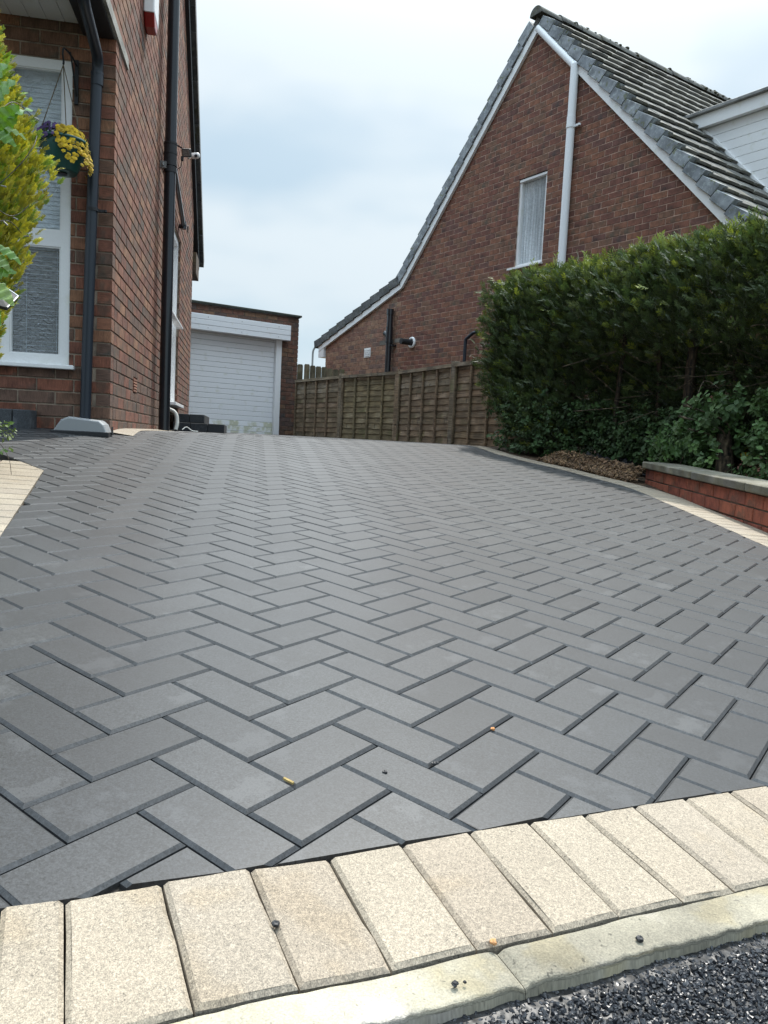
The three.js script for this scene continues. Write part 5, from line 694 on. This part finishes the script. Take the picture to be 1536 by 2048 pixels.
{ // golden conifer by the window
  const b = [-1.95, 0.40, -3.1], tr = thing('golden_conifer', 'golden yellow columnar conifer growing in front of the frosted window', 'conifer', b);
  const gs = Array.from({ length: 5 }, () => sprayGeo(6, 0.55, 0.05, 0.5, [.15, .19, .02], [.95, .76, .05], 1)), items = [], R = (h) => { const k = [[0.5, 0.30], [0.86, 0.44], [1.0, 0.47], [1.2, 0.53], [1.4, 0.585], [1.6, 0.645], [1.75, 0.60], [1.89, 0.52], [2.05, 0.47], [2.17, 0.43], [2.5, 0.25], [2.8, 0.04]]; for (let i = 0; i < k.length - 1; i++) if (h <= k[i + 1][0]) return mix(k[i][1], k[i + 1][1], clamp((h - k[i][0]) / (k[i + 1][0] - k[i][0]), 0, 1)); return 0.03; };
  for (let i = 0; i < 21000; i++) { const a = rr(-1.6, 2.4), h = rr(0.5, 2.8), lump = (fbm(a * 2.2 + 20, h * 3.4, 999, 3, 741) - 0.5) * 0.5, deep = Math.pow(rnd(), 1.8) * 0.2, r = Math.max(0.02, R(h) * (1 + lump * 0.7) - 0.108 - deep), dir = [Math.cos(a) * 0.75 + rr(-0.3, 0.3), 0.9 + rr(-0.3, 0.4), Math.sin(a) * 0.75 + rr(-0.3, 0.3)]; const v = rr(0.55, 1.25), g2 = rnd() < 0.24 ? 0.5 : 1; items.push({ p: [Math.cos(a) * r, h - b[1], Math.sin(a) * r], d: dir, s: rr(0.035, 0.062), c: [v * g2 * 0.9, v * (0.5 + 0.5 * g2), v] }); }
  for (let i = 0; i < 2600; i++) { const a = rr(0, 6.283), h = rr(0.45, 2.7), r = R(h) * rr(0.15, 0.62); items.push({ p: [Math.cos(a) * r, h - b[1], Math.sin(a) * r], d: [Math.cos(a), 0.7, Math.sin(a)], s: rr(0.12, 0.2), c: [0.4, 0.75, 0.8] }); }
  foliage('foliage', gs, phys([1, 1, 1], { vertexColors: true, roughness: 0.6, transmission: 0.4, thickness: 0 }), items, tr); part('trunk', cyl(0.05, 0.015, 2.2, 0, -0.05, 0, 10), M.bark, tr);
  const fw = thing('fairy_lights', 'thin dark wire of tiny clear bulbs draped over the golden conifer', 'fairy lights', b), wires = [], bulbs = [];
  for (let k = 0; k < 4; k++) { const pts = []; for (let i = 0; i <= 16; i++) { const t = i / 16, a = mix(0.1, 1.25, t), h = mix(1.75, 0.95, t * 0.5 + k * 0.17) + 0.07 * Math.sin(t * 9 + k * 2), r = R(h) - 0.02; pts.push([Math.cos(a) * r, h - b[1], Math.sin(a) * r]); if (i % 3 === k % 3) { const g = new THREE.CylinderGeometry(0.002, 0.003, 0.02, 8); g.rotateZ(rr(0.8, 1.8)); g.translate(Math.cos(a) * (r + 0.02), h - b[1] - 0.01, Math.sin(a) * (r + 0.02)); bulbs.push(g.toNonIndexed()); } } wires.push(tube(pts, 0.0016, 50, 5, false, 0.5)); }
  part('wire', merge(wires), M.blackMatt, fw); for (const g of bulbs) part('bulb', g, M.grey, fw);
}
{ // broad leaf bush reaching in at the left edge, and a weed by the bed corner
  const b = [-0.98, 0.2, -1.36], bu = thing('broadleaf_bush', 'bright green broad toothed leaves reaching in at the left edge of the view', 'bush', b);
  const toothed = (L, W, lobes) => { const n = 30, pts = [[0, 0]]; const half = []; for (let i = 1; i < n; i++) { const t = i / n, w = W * Math.sin(Math.PI * Math.pow(t, 0.7)) * (1 + 0.07 * (i % 3 === 0 ? 1 : i % 3 === 1 ? 0 : -0.6)) * (1 + lobes * Math.sin(t * 9.4)); half.push([Math.max(0.001, w), t * L]); }
    const P = [], U = []; const z = (x, y) => -0.35 * x * x / W * 0.5 + 0.22 * L * Math.pow(y / L, 2) * -1 + 0.06 * Math.abs(x) + 0.0025 * Math.sin(y / L * 26 + Math.abs(x) * 40); const row = [[0, 0, 0], ...half, [0, L, 0]]; for (const s of [-1, 1]) for (let i = 0; i < row.length - 1; i++) { const A = row[i], B = row[i + 1]; for (let k = 0; k < 3; k++) { const f0 = k / 3, f1 = (k + 1) / 3, q = [[A[0] * f0 * s, A[1]], [A[0] * f1 * s, A[1]], [B[0] * f1 * s, B[1]], [B[0] * f0 * s, B[1]]]; for (const j of s > 0 ? [0, 1, 2, 0, 2, 3] : [0, 2, 1, 0, 3, 2]) { P.push(q[j][0], q[j][1], z(q[j][0], q[j][1])); U.push(q[j][0] * 6, q[j][1] * 6); } } }
    const g = new THREE.BufferGeometry(); g.setAttribute('position', new THREE.Float32BufferAttribute(P, 3)); g.setAttribute('uv', new THREE.Float32BufferAttribute(U, 2)); g.computeVertexNormals(); return g; };
  const m1 = leafMat([.20, .44, .03], { map: T.leafv, transmission: 0.55, roughness: 0.5 }), m2 = leafMat([.30, .45, .12], { map: T.leafv, transmission: 0.4, roughness: 0.4 }), m3 = leafMat([.055, .11, .03], { map: T.leafv, roughness: 0.4, transmission: 0.2 });
  const put = (x, y, z, rx, ry, rz, L, W, m) => { const o = part('leaf', toothed(L, W, 0.08), m, bu); o.position.set(x - b[0], y - b[1], z - b[2]); o.rotation.set(rx, ry, rz); };
  const aim = (a, t, w, m, nx = 0.25, ny = 0.45) => { const A = V3(...a), B2 = V3(...t), y = B2.clone().sub(A), L = y.length(); y.normalize(); const n = V3(nx, ny, 0.8), x = y.clone().cross(n).normalize(), z = x.clone().cross(y); const o = part('leaf', toothed(L, w, 0.06), m, bu); setM(o, new THREE.Matrix4().makeBasis(x, y, z).setPosition(A.x - b[0], A.y - b[1], A.z - b[2])); };
  aim([-0.6765, 1.1345, -1.3551], [-0.636, 1.1622, -1.3272], 0.0181, m1); aim([-0.6575, 1.1023, -1.3522], [-0.6033, 1.1226, -1.3236], 0.0099, m1, 0, 0.7); aim([-0.6715, 1.0834, -1.3506], [-0.624, 1.1143, -1.3229], 0.0189, m1, 0.5, 0.1); aim([-0.6603, 1.0923, -1.3513], [-0.6082, 1.0746, -1.3194], 0.0054, m2, -0.2, 0.9); aim([-0.6699, 1.0835, -1.3506], [-0.6262, 1.06, -1.3182], 0.0107, m1, 0.1, 0.3);
  aim([-0.6556, 0.8939, -1.3338], [-0.6048, 0.8711, -1.3014], 0.0082, m1, 0.1, 0.8); aim([-0.6633, 0.8803, -1.3326], [-0.6236, 0.8572, -1.3003], 0.0111, m2, -0.1, 0.9); aim([-0.6616, 0.8456, -1.3295], [-0.6177, 0.8526, -1.2999], 0.0103, m1, 0.2, 0.3); aim([-0.6661, 0.8355, -1.3287], [-0.6137, 0.8035, -1.2955], 0.0148, m2, 0.1, 0.8); aim([-0.686, 1.1589, -1.3573], [-0.6503, 1.1874, -1.3295], 0.0165, m1); aim([-0.6732, 0.8119, -1.3266], [-0.6331, 0.7678, -1.2924], 0.0123, m1);
  for (let i = 0; i < 34; i++) { const y = rr(0.5, 1.35); put(-0.80 - rnd() * 0.3, y, -1.36 + rr(-0.22, 0.12), rr(-1, 0.6), rr(-1, 1), rr(-3, 0), rr(0.05, 0.09), rr(0.022, 0.04), [m1, m1, m2][i % 3]); }
  for (let i = 0; i < 5; i++) part('stem', tube([[0, 0, 0], [0.05 + i * 0.02, 0.4, rr(-0.1, 0.1)], [0.12 + rr(0, 0.14), 0.65 + i * 0.08, rr(-0.05, 0.03)], [0.28, 0.70 + i * 0.07, 0.02]], 0.005, 16, 7, false, 0.5), M.bark, bu);
  const sp = thing('solar_panel', 'small dark tilted solar panel with a pale edge among the leaves at the left edge', 'solar panel', [-0.66, 0.8, -1.34]);
  { const q = [[-0.699, 0.8549, -1.3908], [-0.6375, 0.8195, -1.3673], [-0.6358, 0.7931, -1.3248], [-0.6811, 0.8033, -1.3259]].map((p) => V3(p[0] + 0.66, p[1] - 0.8, p[2] + 1.34)), n = q[1].clone().sub(q[0]).cross(q[3].clone().sub(q[0])).normalize(); if (n.y > 0) n.negate(); const slab = (q2, t) => { const P = [], low = q2.map((v) => v.clone().addScaledVector(n, t)), f = (...v) => v.forEach((w) => P.push(w.x, w.y, w.z)); f(q2[0], q2[1], q2[2], q2[0], q2[2], q2[3]); f(low[0], low[2], low[1], low[0], low[3], low[2]); for (let i = 0; i < 4; i++) { const j = (i + 1) % 4; f(q2[i], low[i], low[j], q2[i], low[j], q2[j]); } const g = new THREE.BufferGeometry(); g.setAttribute('position', new THREE.Float32BufferAttribute(P, 3)); g.computeVertexNormals(); return boxUV(g); };
    part('body', slab(q, 0.006), M.blackMatt, sp); part('pale_rim', tube([q[0], q[1], q[2]].map((v) => [v.x, v.y, v.z]), 0.0012, 30, 6), M.upvc, sp); part('spike', cyl(0.004, 0.004, 0.55, -0.01, -0.56, 0.0, 8), M.blackMatt, sp); }
  const w0 = [-1.80, gy(-1.80, -3.2), -3.2], we = thing('small_weed', 'small bright green weed at the corner of the buff blocks under the golden conifer', 'weed', w0), tw = Array.from({ length: 3 }, (_, i) => leafTwig(7, 0.5, 0.5, i + 9)), it = [];
  for (let i = 0; i < 46; i++) { const t = rnd(); it.push({ p: [0.03 + t * 0.23, 0.02 + 0.17 * Math.sin(t * 2.6) + rr(-0.03, 0.04), rr(-0.1, 0.12)], d: [rr(0, 1), rr(0.1, 1), rr(-0.5, 0.8)], s: rr(0.035, 0.06), c: [rr(0.8, 1.3), rr(0.9, 1.2), 0.8] }); } foliage('leaves', tw, leafMat([.14, .24, .04], { map: T.leafv, transmission: 0.35 }), it, we);
  part('dry_stalk', tube([[0.16, 0.13, 0.02], [0.25, 0.12, 0.03], [0.30, 0.06, 0.05], [0.315, 0.0, 0.06]], 0.0012, 18, 5, false, 0.5), M.barkPale, we);
}

// ------------------------------------------------------------------ small litter on the blocks
{
  const at = (name, label, cat, x, z, lift, geo, m, group) => { const o = tag(new THREE.Mesh(geo, m), label, cat, group); o.name = numbered(name); setM(o, onGround(x, z, [1, 0], lift)); scene.add(o); return o; };
  const crumb = (r) => { const g = new THREE.IcosahedronGeometry(r, 1), p = g.attributes.position; for (let i = 0; i < p.count; i++) { const k = 0.7 + 0.6 * hash2(Math.round(p.getX(i) * 9e4), Math.round(p.getY(i) * 9e4), 7); p.setXYZ(i, p.getX(i) * k, p.getY(i) * k, p.getZ(i) * 0.7 * k); } g.computeVertexNormals(); return boxUV(g); };
  at('wood_splinter', 'tiny yellow wood splinter lying in a joint between dark pavers', 'splinter', -0.115, -1.102, 0.001, (() => { const g = new THREE.BoxGeometry(0.019, 0.004, 0.003); g.rotateZ(-0.62); return boxUV(g); })(), mat([.95, .80, .36], { map: T.wood }));
  at('seed_husk', 'tiny orange husk between dark pavers', 'husk', 0.219, -1.361, 0.002, crumb(0.004), mat([.50, .22, .08]));
  at('seed_husk', 'tiny orange husk at the joint of buff blocks and concrete', 'husk', 0.146, -0.813, 0.003, crumb(0.004), mat([.48, .24, .10]));
  at('tar_crumb', 'black tar crumb stuck in the joint between two buff blocks', 'crumb', -0.091, -0.803, 0.002, crumb(0.0045), M.blackMatt);
  at('tar_crumb', 'black tar crumb on the concrete edge with a smaller one beside it', 'crumb', 0.098, -0.748, 0.001, merge([crumb(0.0036), crumb(0.002).translate(0.011, 0.004, 0)]), M.blackMatt);
  at('tar_crumb', 'black tar crumb alone on the concrete edge', 'crumb', 0.320, -0.850, 0.001, crumb(0.0045), M.blackMatt);
  at('tar_crumb', 'small black tar crumb in a white smear on a dark paver', 'crumb', 0.026, -1.162, 0.001, crumb(0.004), M.blackMatt);
  at('tar_crumb', 'black crumb in the corner joint of a dark paver', 'crumb', 0.104, -1.208, 0.001, merge([crumb(0.004), crumb(0.003).translate(0.006, 0.002, 0)]), M.blackMatt);
}

// ------------------------------------------------------------------ draw
scene.traverse((o) => { if (o.isMesh) { o.castShadow = true; o.receiveShadow = true; } });
const renderer = new THREE.WebGLRenderer({ antialias: true });
renderer.setSize(768, 1024); renderer.shadowMap.enabled = true; renderer.toneMapping = THREE.LinearToneMapping; renderer.toneMappingExposure = EXPOSURE;
renderer.render(scene, camera);
